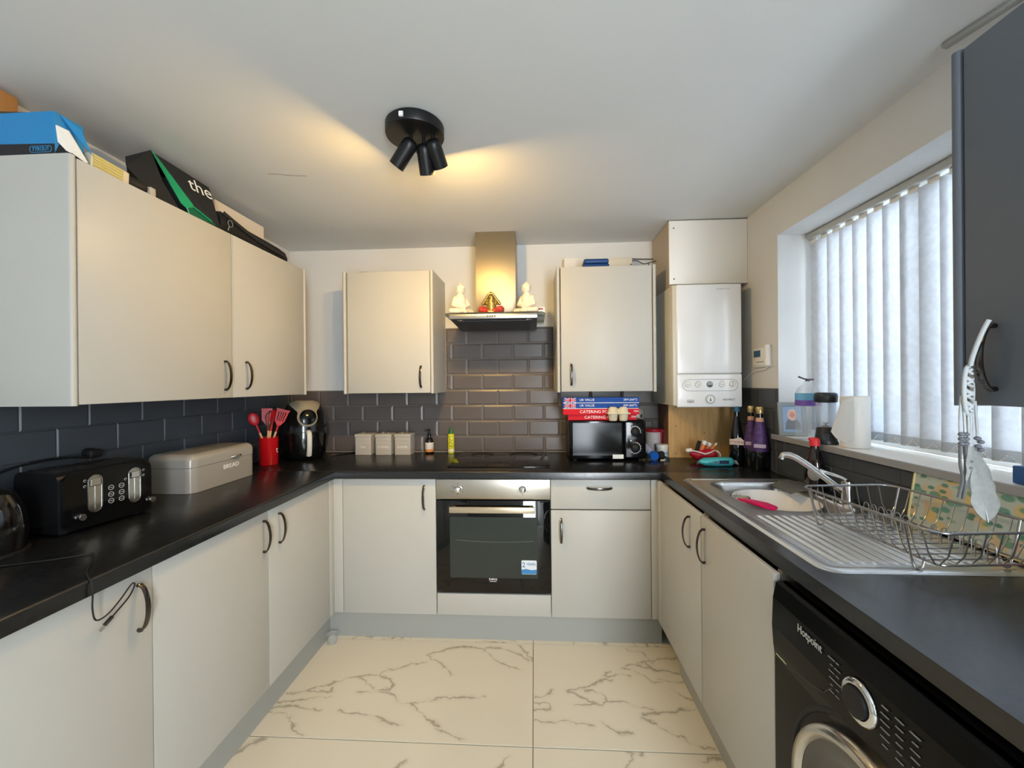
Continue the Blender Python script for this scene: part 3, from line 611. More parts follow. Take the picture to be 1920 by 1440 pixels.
# ------------------------------------------------------------------ ceiling spotlight
t = thing('ceiling_spotlight', 'round black ceiling light with three tube spot heads', 'ceiling light', (-.413, 1.41, 2.24))
bm = B(); lathe(bm, [(.100, 0), (.102, .004), (.102, .034), (.098, .0385), (0, .0385)], 48, (-.413, 1.41, 2.241)); obj('ceiling_plate', bm, M_blackm if False else mat('satin_black', '101113', .38), t, smooth=40)
obj('clip', box(B(), -.436, -.422, 1.302, 1.309, 2.247, 2.262), M_textw, t)
M_bulb = mat('bulb_glow', 'FFD9A0', .5, emit='FFD089', estr=6)
def spot(piv, tip, energy):
    piv, tip = Vector(piv), Vector(tip); d = (tip - piv).normalized(); a = piv - d * .012
    bm = B(); L = (tip - a).length
    lathe(bm, [(0, 0), (.012, .0005), (.020, .004), (.0265, .014), (.0275, .03), (.0275, L), (.0255, L), (.0245, L - .012), (0, L - .012)], 28, a, tuple(d))
    h = obj('spot_head', bm, MATS['satin_black'], t, smooth=40)
    bm = B(); lathe(bm, [(.022, 0), (.022, .004), (.016, .0095), (0, .0115)], 20, tip - d * .011, tuple(d)); obj('bulb', bm, M_bulb, h, smooth=60)
    obj('arm', cyl(B(), (piv.x, piv.y, 2.243), piv, .006, 10), MATS['satin_black'], t)
    l = bpy.data.lights.new('spot_bulb_light', 'AREA'); l.shape = 'DISK'; l.size = .04; l.energy = energy; l.color = (1, .61, .18)
    o = bpy.data.objects.new('spot_bulb_light', l); COL.objects.link(o); o.location = tip + d * .004
    o.rotation_euler = d.to_track_quat('-Z', 'Y').to_euler()
spot((-.425, 1.40, 2.215), (-.487, 1.425, 2.148), 5.2)
spot((-.385, 1.42, 2.210), (-.385, 1.468, 2.135), 2.4)
spot((-.350, 1.405, 2.215), (-.334, 1.462, 2.158), 7.5)
# ceiling track stub
tag(obj('ceiling_rail', box(B(), -.011, .011, -.15, 0, -.014, 0, .003, mtx=Matrix.Translation((1.125, 1.165, CZ - .001)) @ Matrix.Rotation(math.radians(16), 4, 'Z')), mat('rail_aluminium', 'A9ABA8', .35, .5), smooth=40), 'short pale metal rail stub on the ceiling beside the dark wall cabinet', 'rail')
# ------------------------------------------------------------------ vertical blind
t = thing('vertical_blind', 'white vertical blind with patterned fabric slats across the window', 'blind', (1.36, 1.5, 1.12))
obj('head_rail', box(B(), 1.338, 1.382, .94, 2.048, 2.05, 2.079, .003), mat('blind_rail', 'B9BDBB', .4), t, smooth=40)
M_vane = fabric_translucent('blind_fabric', 'DDE1E6', .42)
M_hem = fabric_translucent('blind_hem', 'C4C9CE', .3)
ys = [2.03 - .0735 * i for i in range(15)]
vm = B(); z0, z1 = 1.125, 2.035; W_ = .089; n = 6
ang = math.radians(-14)
rows = []
for z in (z0, z0 + .033, z1):
    rows.append([vm.verts.new(((.0065 * (1 - (2 * k / n - 1) ** 2)) + math.sin(ang) * (k / n - .5) * W_, (k / n - .5) * W_ * math.cos(ang), z - z0)) for k in range(n + 1)])
me1, me2 = None, None
def vane_mesh(r0, r1, z_a, z_b, name, m):
    bm = B(); R_ = []
    for off in (0, -.0007):
        for z in (z_a, z_b):
            R_.append([bm.verts.new(((.0065 * (1 - (2 * k / n - 1) ** 2)) + math.sin(ang) * (k / n - .5) * W_ + off, (k / n - .5) * W_ * math.cos(ang), z)) for k in range(n + 1)])
    a, b, c, d = R_
    for k in range(n): bm.faces.new((a[k], a[k + 1], b[k + 1], b[k])); bm.faces.new((d[k], d[k + 1], c[k + 1], c[k]))
    for k in range(n): bm.faces.new((b[k], b[k + 1], d[k + 1], d[k])); bm.faces.new((c[k], c[k + 1], a[k + 1], a[k]))
    bm.faces.new((a[0], b[0], d[0], c[0])); bm.faces.new((a[n], c[n], d[n], b[n]))
    bmesh.ops.recalc_face_normals(bm, faces=bm.faces)
    for f in bm.faces: f.smooth = True
    for e in bm.edges:
        if e.calc_face_angle(0) > .7: e.smooth = False
    me = bpy.data.meshes.new(name); bm.to_mesh(me); bm.free(); me.materials.append(m); return me
vm.free()
mv = vane_mesh(0, 0, .033, z1 - z0, 'slat', M_vane); mh = vane_mesh(0, 0, 0, .033, 'slat_hem', M_hem)
mc = B(); box(mc, -.004, .004, -.022, .022, 0, .018, .002); mcl = bpy.data.meshes.new('slat_clip'); mc.to_mesh(mcl); mc.free(); mcl.materials.append(M_white)
for y in ys:
    o = bpy.data.objects.new('slat', mv); link(o); o.parent = t; o.location = Vector((1.358, y, z0)) - t.location
    h = bpy.data.objects.new('slat_hem', mh); link(h); h.parent = o
    c = bpy.data.objects.new('slat_clip', mcl); link(c); c.parent = o; c.location = (.002, 0, z1 - z0 - .004)
bm = B()
for a, b in zip(ys[:-1], ys[1:]):
    for k in range(15):
        s = k / 14; p = Vector((1.349, a + (b - a) * s, 1.150 - .026 * (1 - (2 * s - 1) ** 2)))
        bmesh.ops.create_icosphere(bm, subdivisions=1, radius=.0021, matrix=Matrix.Translation(p))
o = obj('bead_chain', bm, M_white, t); o['kind'] = 'stuff'
# ------------------------------------------------------------------ sink
t = thing('sink', 'stainless steel inset sink with one bowl and a ribbed draining board', 'sink', ((SX0 + SX1) / 2, (SY0 + SY1) / 2, TZ))
def sink_mesh():
    def frr(x, y, x0, x1, y0, y1, r):
        cx, cy = (x0 + x1) / 2, (y0 + y1) / 2
        qx, qy = abs(x - cx) - (x1 - x0) / 2 + r, abs(y - cy) - (y1 - y0) / 2 + r
        return math.hypot(max(qx, 0), max(qy, 0)) + min(max(qx, qy), 0) - r
    def ss(a, b, x): t_ = min(1, max(0, (x - a) / (b - a))); return t_ * t_ * (3 - 2 * t_)
    nx, ny = 130, 200; bm = B(); V = []
    for i in range(nx + 1):
        row = []
        for j in range(ny + 1):
            x = SX0 + (SX1 - SX0) * i / nx; y = SY0 + (SY1 - SY0) * j / ny
            r = .045
            for cx, sx_ in ((SX0 + r, -1), (SX1 - r, 1)):
                for cy, sy_ in ((SY0 + r, -1), (SY1 - r, 1)):
                    dx, dy = (x - cx) * sx_, (y - cy) * sy_
                    if dx > 0 and dy > 0:
                        L_ = math.hypot(dx, dy); m_ = max(dx, dy)
                        if L_ > 0: x = cx + sx_ * dx * m_ / L_; y = cy + sy_ * dy * m_ / L_
            e = -frr(x, y, SX0, SX1, SY0, SY1, r)
            z = TZ + .0005 + .005 * ss(0, .008, e)
            inner = -frr(x, y, SX0 + .022, SX1 - .022, SY0 + .022, SY1 - .022, .03)
            z -= .0035 * ss(0, .010, inner)
            dn = -frr(x, y, .728, 1.130, 1.035, 1.405, .02)
            if dn > 0: z += .0042 * ss(0, .01, dn) * (ss(-.35, .35, math.cos((x - .728) * 2 * PI / .0268)) - .3)
            bw = -frr(x, y, .778, 1.122, 1.445, 1.865, .07)
            z -= .155 * ss(0, .05, bw) + .003 * ss(-.012, .0, bw)
            row.append(bm.verts.new((x, y, z)))
        V.append(row)
    for i in range(nx):
        for j in range(ny):
            bm.faces.new((V[i][j], V[i + 1][j], V[i + 1][j + 1], V[i][j + 1]))
    return bm
o = obj('basin', sink_mesh(), M_sink, t, smooth=60)
bm = B(); lathe(bm, [(.042, 0), (.042, .002), (.03, .003), (0, .001)], 24, (.95, 1.655, TZ - .153)); obj('drain', bm, M_bright, t, smooth=40)
t = thing('mixer_tap', 'chrome mixer tap with a long angled spout at the back of the sink', 'tap', (1.150, 1.55, TZ))
bm = B(); lathe(bm, [(.026, .002), (.026, .008), (.020, .012), (.019, .05), (.021, .068), (.019, .082), (0, .088)], 28, (1.150, 1.55, TZ)); obj('body', bm, M_bright, t, smooth=50)
obj('spout', tube(B(), [(1.148, 1.552, .945), (1.13, 1.565, .965), (1.09, 1.60, 1.005), (1.05, 1.635, 1.045), (1.02, 1.66, 1.066), (1.0, 1.675, 1.066), (.993, 1.68, 1.050)], .0125, 14, sm=6), M_bright, t, smooth=60)
obj('lever', tube(B(), [(1.150, 1.55, .995), (1.14, 1.565, 1.003), (1.115, 1.585, 1.012), (1.085, 1.60, 1.022)], .01, 10, sm=4, flat=(.011, .0065)), M_bright, t, smooth=60)
t = thing('bowl', 'large white bowl sitting in the sink bowl', 'bowl', (.96, 1.668, TZ - .128))
bm = B(); lathe(bm, [(.05, 0), (.085, .006), (.125, .05), (.150, .105), (.153, .108), (.150, .108), (.120, .055), (.08, .012), (0, .01)], 40, (0, 0, 0)); obj('dish', bm, mat('white_ceramic', 'F0F0EE', .15), t, world=False, smooth=60)
t = thing('strainer', 'small metal sieve with a flat bright pink handle resting in the sink', 'sieve', (.83, 1.70, .88))
bm = B(); tube(bm, [(.84 + .036 * math.cos(a * PI / 14), 1.705 + .036 * math.sin(a * PI / 14), .888) for a in range(28)], .0035, 8, closed=True); obj('rim', bm, M_bright, t, smooth=60)
bm = B(); lathe(bm, [(.034, 0), (.03, -.012), (.018, -.02), (0, -.023)], 24, (.84, 1.705, .888), cap=False); obj('mesh', bm, mat('sieve_mesh', 'A8A79A', .4, .7, bump=.8, bscale=700), t, smooth=60)
bm = B(); prism(bm, [(.812, 1.672, .884), (.855, 1.665, .884), (.872, 1.56, .900), (.868, 1.49, .905), (.846, 1.47, .905), (.829, 1.49, .903), (.818, 1.58, .898)], (0, 0, .010)); bmesh.ops.bevel(bm, geom=list(bm.edges), offset=.003, segments=2, affect='EDGES'); obj('handle', bm, mat('hot_pink', 'E8186C', .35), t, smooth=50)
t = thing('dish_cloth', 'folded grey dish cloth draped over the back rim of the sink', 'cloth', (1.10, 1.78, .92))
bm = B(); V = []
for i in range(13):
    V.append([bm.verts.new((1.035 + .128 * i / 12 + .012 * j / 14, 1.695 + .17 * j / 14 - .01 * i / 12, .918 + .0015 * math.sin(i * 1.3 + j) + (.006 if i < 1 else 0) * 0 - (.016 * (1 - i / 4) if i < 4 else 0))) for j in range(15)])
for i in range(12):
    for j in range(14): bm.faces.new((V[i][j], V[i + 1][j], V[i + 1][j + 1], V[i][j + 1]))
bmesh.ops.solidify(bm, geom=list(bm.faces), thickness=.006)
obj('cloth', bm, mat('grey_cloth', '8D9192', .9, bump=.6, bscale=400), t, smooth=60)
# dish rack
M_wire = mat('coated_wire', 'A2A3A4', .28, .95)
rk = thing('dish_rack', 'open chrome wire dish rack standing on the draining board', 'dish rack', (.982, 1.132, .915), math.radians(4.0))
hx0, hx1, hy0, hy1, hz = -.128, .160, -.205, .205, .115
def rr3(x0, x1, y0, y1, r, z, n=5):
    return [((x0 + x1) / 2 + a, (y0 + y1) / 2 + b, z) for a, b in rrect(x1 - x0, y1 - y0, r, n)]
obj('top_rim', tube(B(), rr3(hx0, hx1, hy0, hy1, .035, hz), .0034, 8, closed=True), M_wire, rk, world=False, smooth=60)
obj('base_rim', tube(B(), rr3(hx0 + .035, hx1 - .035, hy0 + .03, hy1 - .03, .02, .032), .0024, 6, closed=True), M_wire, rk, world=False, smooth=60)
for k in range(12):
    y = hy0 + .035 + k * (hy1 - hy0 - .07) / 11
    obj('wire', tube(B(), [(hx0, y, hz), (hx0 + .015, y, .06), (hx0 + .03, y, .034), (hx0 + .045, y, .030), (hx1 - .045, y, .030), (hx1 - .03, y, .034), (hx1 - .015, y, .06), (hx1, y, hz)], .0016, 5), M_wire, rk, world=False, smooth=60)
for k in range(7):
    x = hx0 + .035 + k * (hx1 - hx0 - .07) / 6
    obj('wire', tube(B(), [(x, hy0, hz), (x, hy0 + .012, .06), (x, hy0 + .03, .034), (x, hy0 + .045, .031)], .0016, 5), M_wire, rk, world=False, smooth=60)
    obj('wire', tube(B(), [(x, hy1, hz), (x, hy1 - .012, .06), (x, hy1 - .03, .034), (x, hy1 - .045, .031)], .0016, 5), M_wire, rk, world=False, smooth=60)
for k in range(14):
    y = hy0 + .045 + k * (hy1 - hy0 - .09) / 13
    pts = [(.045, y - .009, .03)] + [(.045, y - .009 * math.cos(a * PI / 8), .062 + .012 * math.sin(a * PI / 8)) for a in range(9)] + [(.045, y + .009, .03)]
    obj('plate_loop', tube(B(), pts, .0015, 5), M_wire, rk, world=False, smooth=60)
for sx_ in (0, 1):
    for sy_ in (-1, 1):
        x = hx0 + .004 if sx_ == 0 else hx1 - .004; y = -.125 if sy_ < 0 else .17; s = 1 if sx_ == 0 else -1
        obj('foot', tube(B(), [(x, y, hz), (x + s * .018, y, .03), (x + s * .026, y, .004), (x + s * .034, y, .0022), (x + s * .044, y, .008), (x + s * .050, y, .030)], .0026, 6), M_wire, rk, world=False, smooth=60)
# patterned board
def board_mat():
    m = mat('floral_print', 'C6CFC4', .35); nt = m.node_tree; N = nt.nodes; L = nt.links; b = N['Principled BSDF']
    tc = N.new('ShaderNodeTexCoord'); prev = None
    base = lin('BFC9BF')
    cur = N.new('ShaderNodeRGB'); cur.outputs[0].default_value = base; cur = cur.outputs[0]
    for sc, thr, col, off in ((13, .33, 'D8B98A', 0), (15, .24, 'DCC27C', 5), (19, .27, '5E9A82', 9), (24, .2, '3F8571', 14)):
        mp = N.new('ShaderNodeMapping'); mp.inputs['Location'].default_value = (off, off * .7, off * .3); mp.inputs['Scale'].default_value = (1, 1, 1.0 if off < 6 else 1.9)
        if off >= 6: mp.inputs['Rotation'].default_value = (.8, 0, 0)
        L.new(tc.outputs['Object'], mp.inputs[0])
        v = N.new('ShaderNodeTexVoronoi'); v.inputs['Scale'].default_value = sc; L.new(mp.outputs[0], v.inputs['Vector'])
        r = N.new('ShaderNodeMapRange'); r.inputs[1].default_value = thr; r.inputs[2].default_value = thr + .1; r.inputs[3].default_value = .85; r.inputs[4].default_value = 0; L.new(v.outputs['Distance'], r.inputs[0])
        mx = N.new('ShaderNodeMix'); mx.data_type = 'RGBA'; L.new(r.outputs[0], mx.inputs[0]); L.new(cur, mx.inputs[6]); mx.inputs[7].default_value = lin(col); cur = mx.outputs[2]
    L.new(cur, b.inputs['Base Color']); return m
t = thing('chopping_board', 'pale green floral patterned board leaning on the tiles behind the dish rack', 'chopping board', (1.165, 1.155, .925))
th = math.radians(9)
pts = [(0, y, z) for y, z in [(a, b + .085) for a, b in rrect(.345, .170, .022, 5)]]
bm = prism(B(), pts, (.007, 0, 0)); bm.transform(Matrix.Rotation(th, 4, 'Y'))
obj('board', bm, board_mat(), t, world=False)
bm = tube(B(), pts, .0036, 6, closed=True); bm.transform(Matrix.Rotation(th, 4, 'Y')); obj('edge_band', bm, mat('yellow_edge', 'D9C98E', .4), t, world=False, smooth=60)
t = thing('washing_up_brush', 'pink brush head at the near end of the draining board, cut by the frame', 'brush', (1.135, .93, TZ))
obj('brush_head', box(B(), -.03, .03, -.035, .035, .001, .04, .014, 3), mat('pink_plastic', 'C8355A', .45), t, world=False, smooth=60)
# dark bottle behind the tap
t = thing('syrup_bottle', 'dark bottle with red cap and silver round label behind the tap', 'bottle', (1.152, 1.725, TZ + .003))
bm = B(); lathe(bm, [(.028, 0), (.034, .004), (.036, .05), (.034, .10), (.026, .14), (.017, .165), (.0155, .185), (0, .185)], 28); obj('bottle_body', bm, mat('dark_brown_glass', '1C1214', .08, coat=.5), t, world=False, smooth=50)
bm = B(); lathe(bm, [(.018, .183), (.019, .2), (.014, .215), (0, .218)], 20); box(bm, -.022, .006, -.008, .008, .205, .216, .003); obj('cap', bm, mat('bright_red', 'E0323A', .4), t, world=False, smooth=50)
d = Vector((-.62, -.78, 0)).normalized(); bm = B(); lathe(bm, [(.022, 0), (.022, .0015), (0, .0015)], 24, tuple(d * .0345 + Vector((0, 0, .075))), tuple(d), sx=1.0, sy=1.35); obj('label', bm, mat('silver_label', 'A9A7A2', .4), t, world=False)
# ------------------------------------------------------------------ window sill things
t = thing('photo_frame', 'grey picture frame with a portrait photograph on the window sill', 'picture frame', (1.234, 1.995, WZ0 + .001), math.radians(-12))
def tilt(bm, a=-8): bm.transform(Matrix.Rotation(math.radians(a), 4, 'X')); return bm
bm = B(); W_, H_ = .118, .160
for a in ((-W_ / 2, W_ / 2, 0, .018), (-W_ / 2, W_ / 2, H_ - .018, H_)): box(bm, a[0], a[1], -.006, .006, a[2], a[3], .001)
for a in ((-W_ / 2, -W_ / 2 + .018), (W_ / 2 - .018, W_ / 2)): box(bm, a[0], a[1], -.006, .006, .018, H_ - .018, .001)
obj('frame', tilt(bm), mat('frame_grey', '8D9699', .4), t, world=False)
pc = obj('photograph', tilt(box(B(), -.042, .042, -.001, .002, .017, H_ - .017)), mat('photo_blue', '9DB7D8', .3), t, world=False)
obj('portrait_body', tilt(prism(B(), [(-.030, -.0012, .030), (.034, -.0012, .030), (.032, -.0012, .06), (.012, -.0012, .088), (-.012, -.0012, .088), (-.028, -.0012, .062)], (0, -.0006, 0))), mat('photo_grey', '7E8288', .4), pc, world=False)
obj('portrait_hair', tilt(prism(B(), [(.022 * math.cos(a) + .001, -.002, .100 + .028 * math.sin(a)) for a in [i * PI / 9 for i in range(18)]], (0, -.0004, 0))), mat('photo_blonde', 'E2C9BE', .4), pc, world=False)
obj('portrait_face', tilt(prism(B(), [(.011 * math.cos(a), -.0026, .101 + .015 * math.sin(a)) for a in [i * PI / 9 for i in range(18)]], (0, -.0004, 0))), mat('photo_skin', 'E59B88', .4), pc, world=False)
obj('strut', tilt(box(B(), -.012, .012, .006, .010, .002, .1), -2) if False else prism(B(), [(-.01, .01, .10), (.01, .01, .10), (.01, .055, .0), (-.01, .055, .0)], (0, .002, 0)), M_g, t, world=False)
t = thing('water_bottle', 'tall clear plastic bottle with blue and purple label and dark pump top on the sill', 'bottle', (1.222, 1.872, WZ0 + .001))
bm = B(); lathe(bm, [(.040, 0), (.048, .006), (.046, .03), (.048, .05), (.046, .07), (.048, .09), (.046, .11), (.048, .13), (.048, .205), (.038, .232), (.018, .248), (.015, .262), (0, .262)], 28); obj('bottle_body', bm, M_glass, t, world=False, smooth=50)
bm = B(); lathe(bm, [(.0484, .152), (.0486, .153), (.0486, .176), (.0484, .177)], 28, cap=False); obj('label_band', bm, mat('purple_print', '7256B0', .4), t, world=False, smooth=50)
bm = B(); lathe(bm, [(.0484, .177), (.0486, .178), (.0486, .206), (.0484, .207)], 28, cap=False); obj('label_band', bm, mat('sky_blue_print', '6FB6E4', .4), t, world=False, smooth=50)
bm = B(); tube(bm, [(-.045, -.01, .281), (-.02, -.005, .272), (.0, 0, .268), (.025, 0, .268)], .004, 8); cyl(bm, (0, 0, .26), (0, 0, .27), .009, 12); obj('pump_top', bm, mat('dark_plum', '4A4654', .4), t, world=False, smooth=50)
t = thing('portable_blender', 'portable blender with black lid, clear jar and black base on the sill', 'blender', (1.215, 1.752, WZ0 + .001))
bm = B(); lathe(bm, [(.042, 0), (.043, .004), (.038, .02), (.033, .062), (.031, .068), (0, .068)], 32); bs = obj('base', bm, mat('slate_black', '22292F', .35), t, world=False, smooth=50)
bm = B(); lathe(bm, [(.029, .068), (.0315, .07), (.0355, .168), (.0355, .176), (.0335, .176), (.0335, .168), (.0295, .073), (0, .0725)], 32); obj('jar', bm, M_glass, t, world=False, smooth=50)
bm = B(); lathe(bm, [(.0365, .172), (.040, .175), (.041, .20), (.038, .21), (.030, .2135), (0, .2135)], 32); obj('lid', bm, MATS['slate_black'], t, world=False, smooth=50)
bm = B(); cyl(bm, (0, 0, .072), (0, 0, .084), .003, 8); tube(bm, [(-.013, 0, .088), (0, 0, .083), (.013, 0, .088)], .0016, 6); cyl(bm, (0, 0, .072), (0, 0, .075), .012, 14); obj('blade', bm, M_chrome, t, world=False)
d = Vector((-.56, -.83, 0)); bm = B(); box(bm, -.012, .012, -.0015, .0015, .016, .046, .001); bm.transform(Matrix.Translation(d * .0375) @ Matrix.Rotation(math.atan2(d.y, d.x) + PI / 2, 4, 'Z')); obj('button_panel', bm, mat('panel_black', '3A4650', .2), bs, world=False)
t = thing('kitchen_roll', 'white kitchen roll with a loose torn sheet on the window sill', 'kitchen roll', (1.262, 1.66, WZ0 + .001))
bm = B(); lathe(bm, [(.018, 0), (.046, 0), (.047, .002), (.047, .198), (.046, .2), (.018, .2)], 36, cap=False); M_paper = mat('tissue_paper', 'ECEBE6', .9, bump=.4, bscale=200); obj('roll', bm, M_paper, t, world=False, smooth=50)
bm = B(); V = []; o0 = Vector((-.034, -.041, 0)); dr_x = Vector((-.86, .50, 0))
for i in range(9):
    s = i / 8; row = []
    for j in range(9):
        q = j / 8; reach = .038 + .052 * (1 - q) ** .8 if q > .25 else .038 + .052 * (.75 ** .8) * (q / .25) ** .6
        p = o0 + dr_x * (reach * s) + Vector((0, -.016 * math.sin(s * 2.2), .030 + .166 * q - .012 * s * (1 - q)))
        row.append(bm.verts.new(p))
    V.append(row)
for i in range(8):
    for j in range(8): bm.faces.new((V[i][j], V[i + 1][j], V[i + 1][j + 1], V[i][j + 1]))
bmesh.ops.solidify(bm, geom=list(bm.faces), thickness=.0006); obj('loose_sheet', bm, M_paper, t, world=False, smooth=60)
tag(obj('box', box(B(), 1.203, 1.30, .955, 1.085, WZ0 + .001, WZ0 + .046, .003), MATS['navy_plastic'] if False else mat('blue_card', '2E5F9E', .5), smooth=40), 'flat blue box on the near end of the window sill, cut by the frame', 'box')
# dreamcatcher
M_feather = fabric_translucent('feather', 'D8DAD8', .35, bs=120); M_suede = mat('white_suede', 'BFC5C8', .85, bump=.4, bscale=300); M_bead = mat('grey_bead', '6D7078', .5)
t = thing('dreamcatcher', 'white dreamcatcher with beads and feathers hanging from the dark cabinet handle', 'dreamcatcher', (.84, .81, 1.47))
obj('hanging_loop', tube(B(), [(.846, .797, 1.474), (.842, .800, 1.462), (.838, .806, 1.44), (.836, .815, 1.41), (.836, .820, 1.39)], .0038, 8, sm=5), M_suede, t, smooth=60)
cy, cz, cx = .826, 1.342, .838
bm = B(); tube(bm, [(cx + .014 * math.cos(a * PI / 16), cy + .006 * math.cos(a * PI / 16), cz + .047 * math.sin(a * PI / 16)) for a in range(32)], .0036, 8, closed=True); obj('hoop', bm, M_suede, t, smooth=60)
bm = B()
for k in range(7):
    z = cz - .036 + .012 * k; hw = .012 * math.sqrt(max(0, 1 - ((z - cz) / .044) ** 2))
    tube(bm, [(cx - hw, cy - .004, z), (cx, cy - .006, z + .005 * (-1) ** k), (cx + hw, cy + .004, z)], .0026, 6, sm=4)
    tube(bm, [(cx - hw, cy - .003, z + .005), (cx + .002, cy - .005, z - .004), (cx + hw, cy + .003, z + .004)], .0024, 6, sm=4)
obj('woven_web', bm, M_suede, t, smooth=60)
for pts in ([(cx - .013, cy, cz - .01), (cx - .016, cy, cz - .06), (cx - .015, cy, cz - .10)], [(cx - .010, cy, cz - .02), (cx - .009, cy - .002, cz - .07), (cx - .008, cy, cz - .10)],
            [(cx + .004, cy, cz - .04), (cx + .004, cy, cz - .10), (cx + .006, cy, cz - .14)], [(cx + .012, cy, cz - .02), (cx + .015, cy, cz - .07), (cx + .016, cy, cz - .10)], [(cx - .001, cy, cz - .04), (cx + .0, cy, cz - .09), (cx + .002, cy, cz - .15)]):
    obj('strand', tube(B(), pts, .0022, 6, sm=3), M_suede, t, smooth=60)
for bx_, bz in ([(cx - .016, 1.258), (cx - .008, 1.258), (cx - .016, 1.249), (cx - .008, 1.249), (cx - .016, 1.240), (cx - .008, 1.240)] + [(cx + .013, 1.250), (cx + .019, 1.243), (cx + .014, 1.235), (cx + .019, 1.228)] + [(cx + .006, 1.214), (cx + .0, 1.206), (cx + .008, 1.202), (cx - .002, 1.194)]):
    bm = B(); bmesh.ops.create_icosphere(bm, subdivisions=2, radius=.0055, matrix=Matrix.Translation((bx_, cy - .003, bz)) @ Matrix.Diagonal((1, 1, .75, 1))); obj('bead', bm, M_bead, t, smooth=60)
def feather(top_, bot, w, m, fold=.3):
    a, b = Vector(top_), Vector(bot); ax = (b - a); L = ax.length; ax.normalize(); s = Vector((1, -.55, 0)).normalized(); s = (s - ax * s.dot(ax)).normalized(); nn = ax.cross(s)
    bm = B(); n = 18; rows = []
    for i in range(n + 1):
        q = i / n; wd = w * (math.sin(PI * min(1, q * .93 + .07)) ** .55) * (.45 + .55 * q) * (1 if q < .8 else 1 - ((q - .8) / .2) ** 2 * .7)
        rows.append([bm.verts.new(a + ax * (L * q) + s * (wd * k / 3 * (1 + .08 * math.sin(q * 17 + k))) + nn * (fold * wd * abs(k) / 3 + .003 * math.sin(q * 4))) for k in range(-3, 4)])
    for r0, r1 in zip(rows[:-1], rows[1:]):
        for k in range(6): bm.faces.new((r0[k], r0[k + 1], r1[k + 1], r1[k]))
    bmesh.ops.solidify(bm, geom=list(bm.faces), thickness=.0007)
    f = obj('feather', bm, m, t, smooth=60)
    obj('quill', tube(B(), [a, a.lerp(b, .5) - nn * .001, b], .0009, 5), M_suede, f)
feather((cx + .012, cy, 1.225), (cx + .024, cy - .008, 1.118), .019, M_feather)
feather((cx + .004, cy - .008, 1.20), (cx + .020, cy - .014, 1.092), .024, M_feather)
feather((cx - .001, cy - .004, 1.235), (cx + .006, cy - .006, 1.135), .016, M_feather)
for pts in ([(cx - .016, cy, 1.236), (cx - .016, cy, 1.20), (cx - .012, cy, 1.17), (cx - .020, cy, 1.135)], [(cx - .008, cy, 1.236), (cx - .006, cy, 1.20), (cx - .008, cy, 1.165), (cx - .012, cy, 1.132)]):
    obj('strand', tube(B(), pts, .003, 6, sm=4, flat=(.0035, .0012)), mat('grey_suede', '7F868C', .85), t, smooth=60)
# ------------------------------------------------------------------ washing machine
t = thing('washing_machine', 'black washing machine under the right worktop with chrome-ringed door', 'washing machine', (.9, .77, 0))
FXW = .612; wy0, wy1 = .476, 1.070
obj('body', box(B(), FXW + .012, 1.17, wy0, wy1, .012, .852, .006), mat('washer_black', '0E0F10', .3), t, smooth=40)
pf = [(.0, .02), (.0, .66), (-.004, .69), (-.007, .74), (-.004, .81), (.004, .848), (.014, .852), (.03, .852), (.03, .02)]
fpn = obj('front_panel', prism(B(), [(FXW + a, wy0, b) for a, b in pf], (0, wy1 - wy0, 0)), mat('washer_gloss', '08090A', .22, coat=0, spec=.15), t)
obj('drawer_line', tube(B(), [(FXW - .001, 1.062, .700), (FXW - .002, 1.0, .676), (FXW - .004, .93, .690), (FXW - .0065, .885, .705), (FXW - .007, .858, .735)], .0012, 5), M_textd, fpn)
text('lettering', 'Hotpoint', .026, (FXW - .0080, .928, .793), *FR, fpn, M_text, sx=.82)
bm = B(); lathe(bm, [(.040, 0), (.040, .004), (.036, .008), (.029, .008), (.027, .004), (0, .004)], 36, (FXW - .006, .79, .760), (-1, 0, 0)); obj('programme_dial', bm, M_bright, fpn, smooth=50)
bm = B(); lathe(bm, [(.0275, 0), (.0265, .012), (0, .013)], 32, (FXW - .008, .79, .760), (-1, 0, 0)); obj('dial_cap', bm, M_blackm, fpn, smooth=50)
bm = B(); random.seed(3)
for k in range(6):
    for s_, y in ((1, .845), (-1, .735)):
        for q in range(2 if s_ == 1 else 3):
            z = .725 + .0135 * k; yy = y + (.016 * q if s_ == 1 else -.028 * q); ln = random.uniform(.006, .02)
            box(bm, FXW - .0085, FXW - .0065, yy - ln / 2, yy + ln / 2, z, z + .0012)
obj('programme_print', bm, mat('dim_print', '8F9496', .5), fpn)
tag_ = obj('energy_sticker', box(B(), FXW - .0015, FXW + .002, 1.022, 1.062, .668, .694), mat('label_yellow', 'CFD6A2', .5), fpn)
obj('sticker_mark', box(B(), FXW - .0021, FXW - .0012, 1.026, 1.038, .672, .690), M_textd, tag_)
bm = B(); lathe(bm, [(.207, 0), (.207, .012), (.200, .022), (.187, .024), (.178, .016), (.178, 0)], 64, (FXW, .77, .47), (-1, 0, 0), cap=False)
dw = obj('door', bm, mat('chrome_ring', 'CFC8BC', .2, 1), t, smooth=50, label='round porthole door with polished chrome ring')
bm = B(); lathe(bm, [(.178, .014), (.150, .012), (.125, .0), (.09, -.01 + .03), (.05, .03), (0, .033)], 48, (FXW, .77, .47), (-1, 0, 0), cap=False); obj('door_glass', bm, mat('smoked_door_glass', '0A0C0C', .06, coat=.6), dw, smooth=60)
bm = B(); lathe(bm, [(.236, 0), (.234, .004), (.225, .004), (.222, 0)], 64, (FXW, .77, .47), (-1, 0, 0), cap=False); obj('door_surround', bm, M_blackm, fpn, smooth=50)
for x in (.66, 1.12):
    for y in (.51, 1.03): obj('foot', cyl(B(), (x, y, 0), (x, y, .013), .018, 12), M_blackm, t)
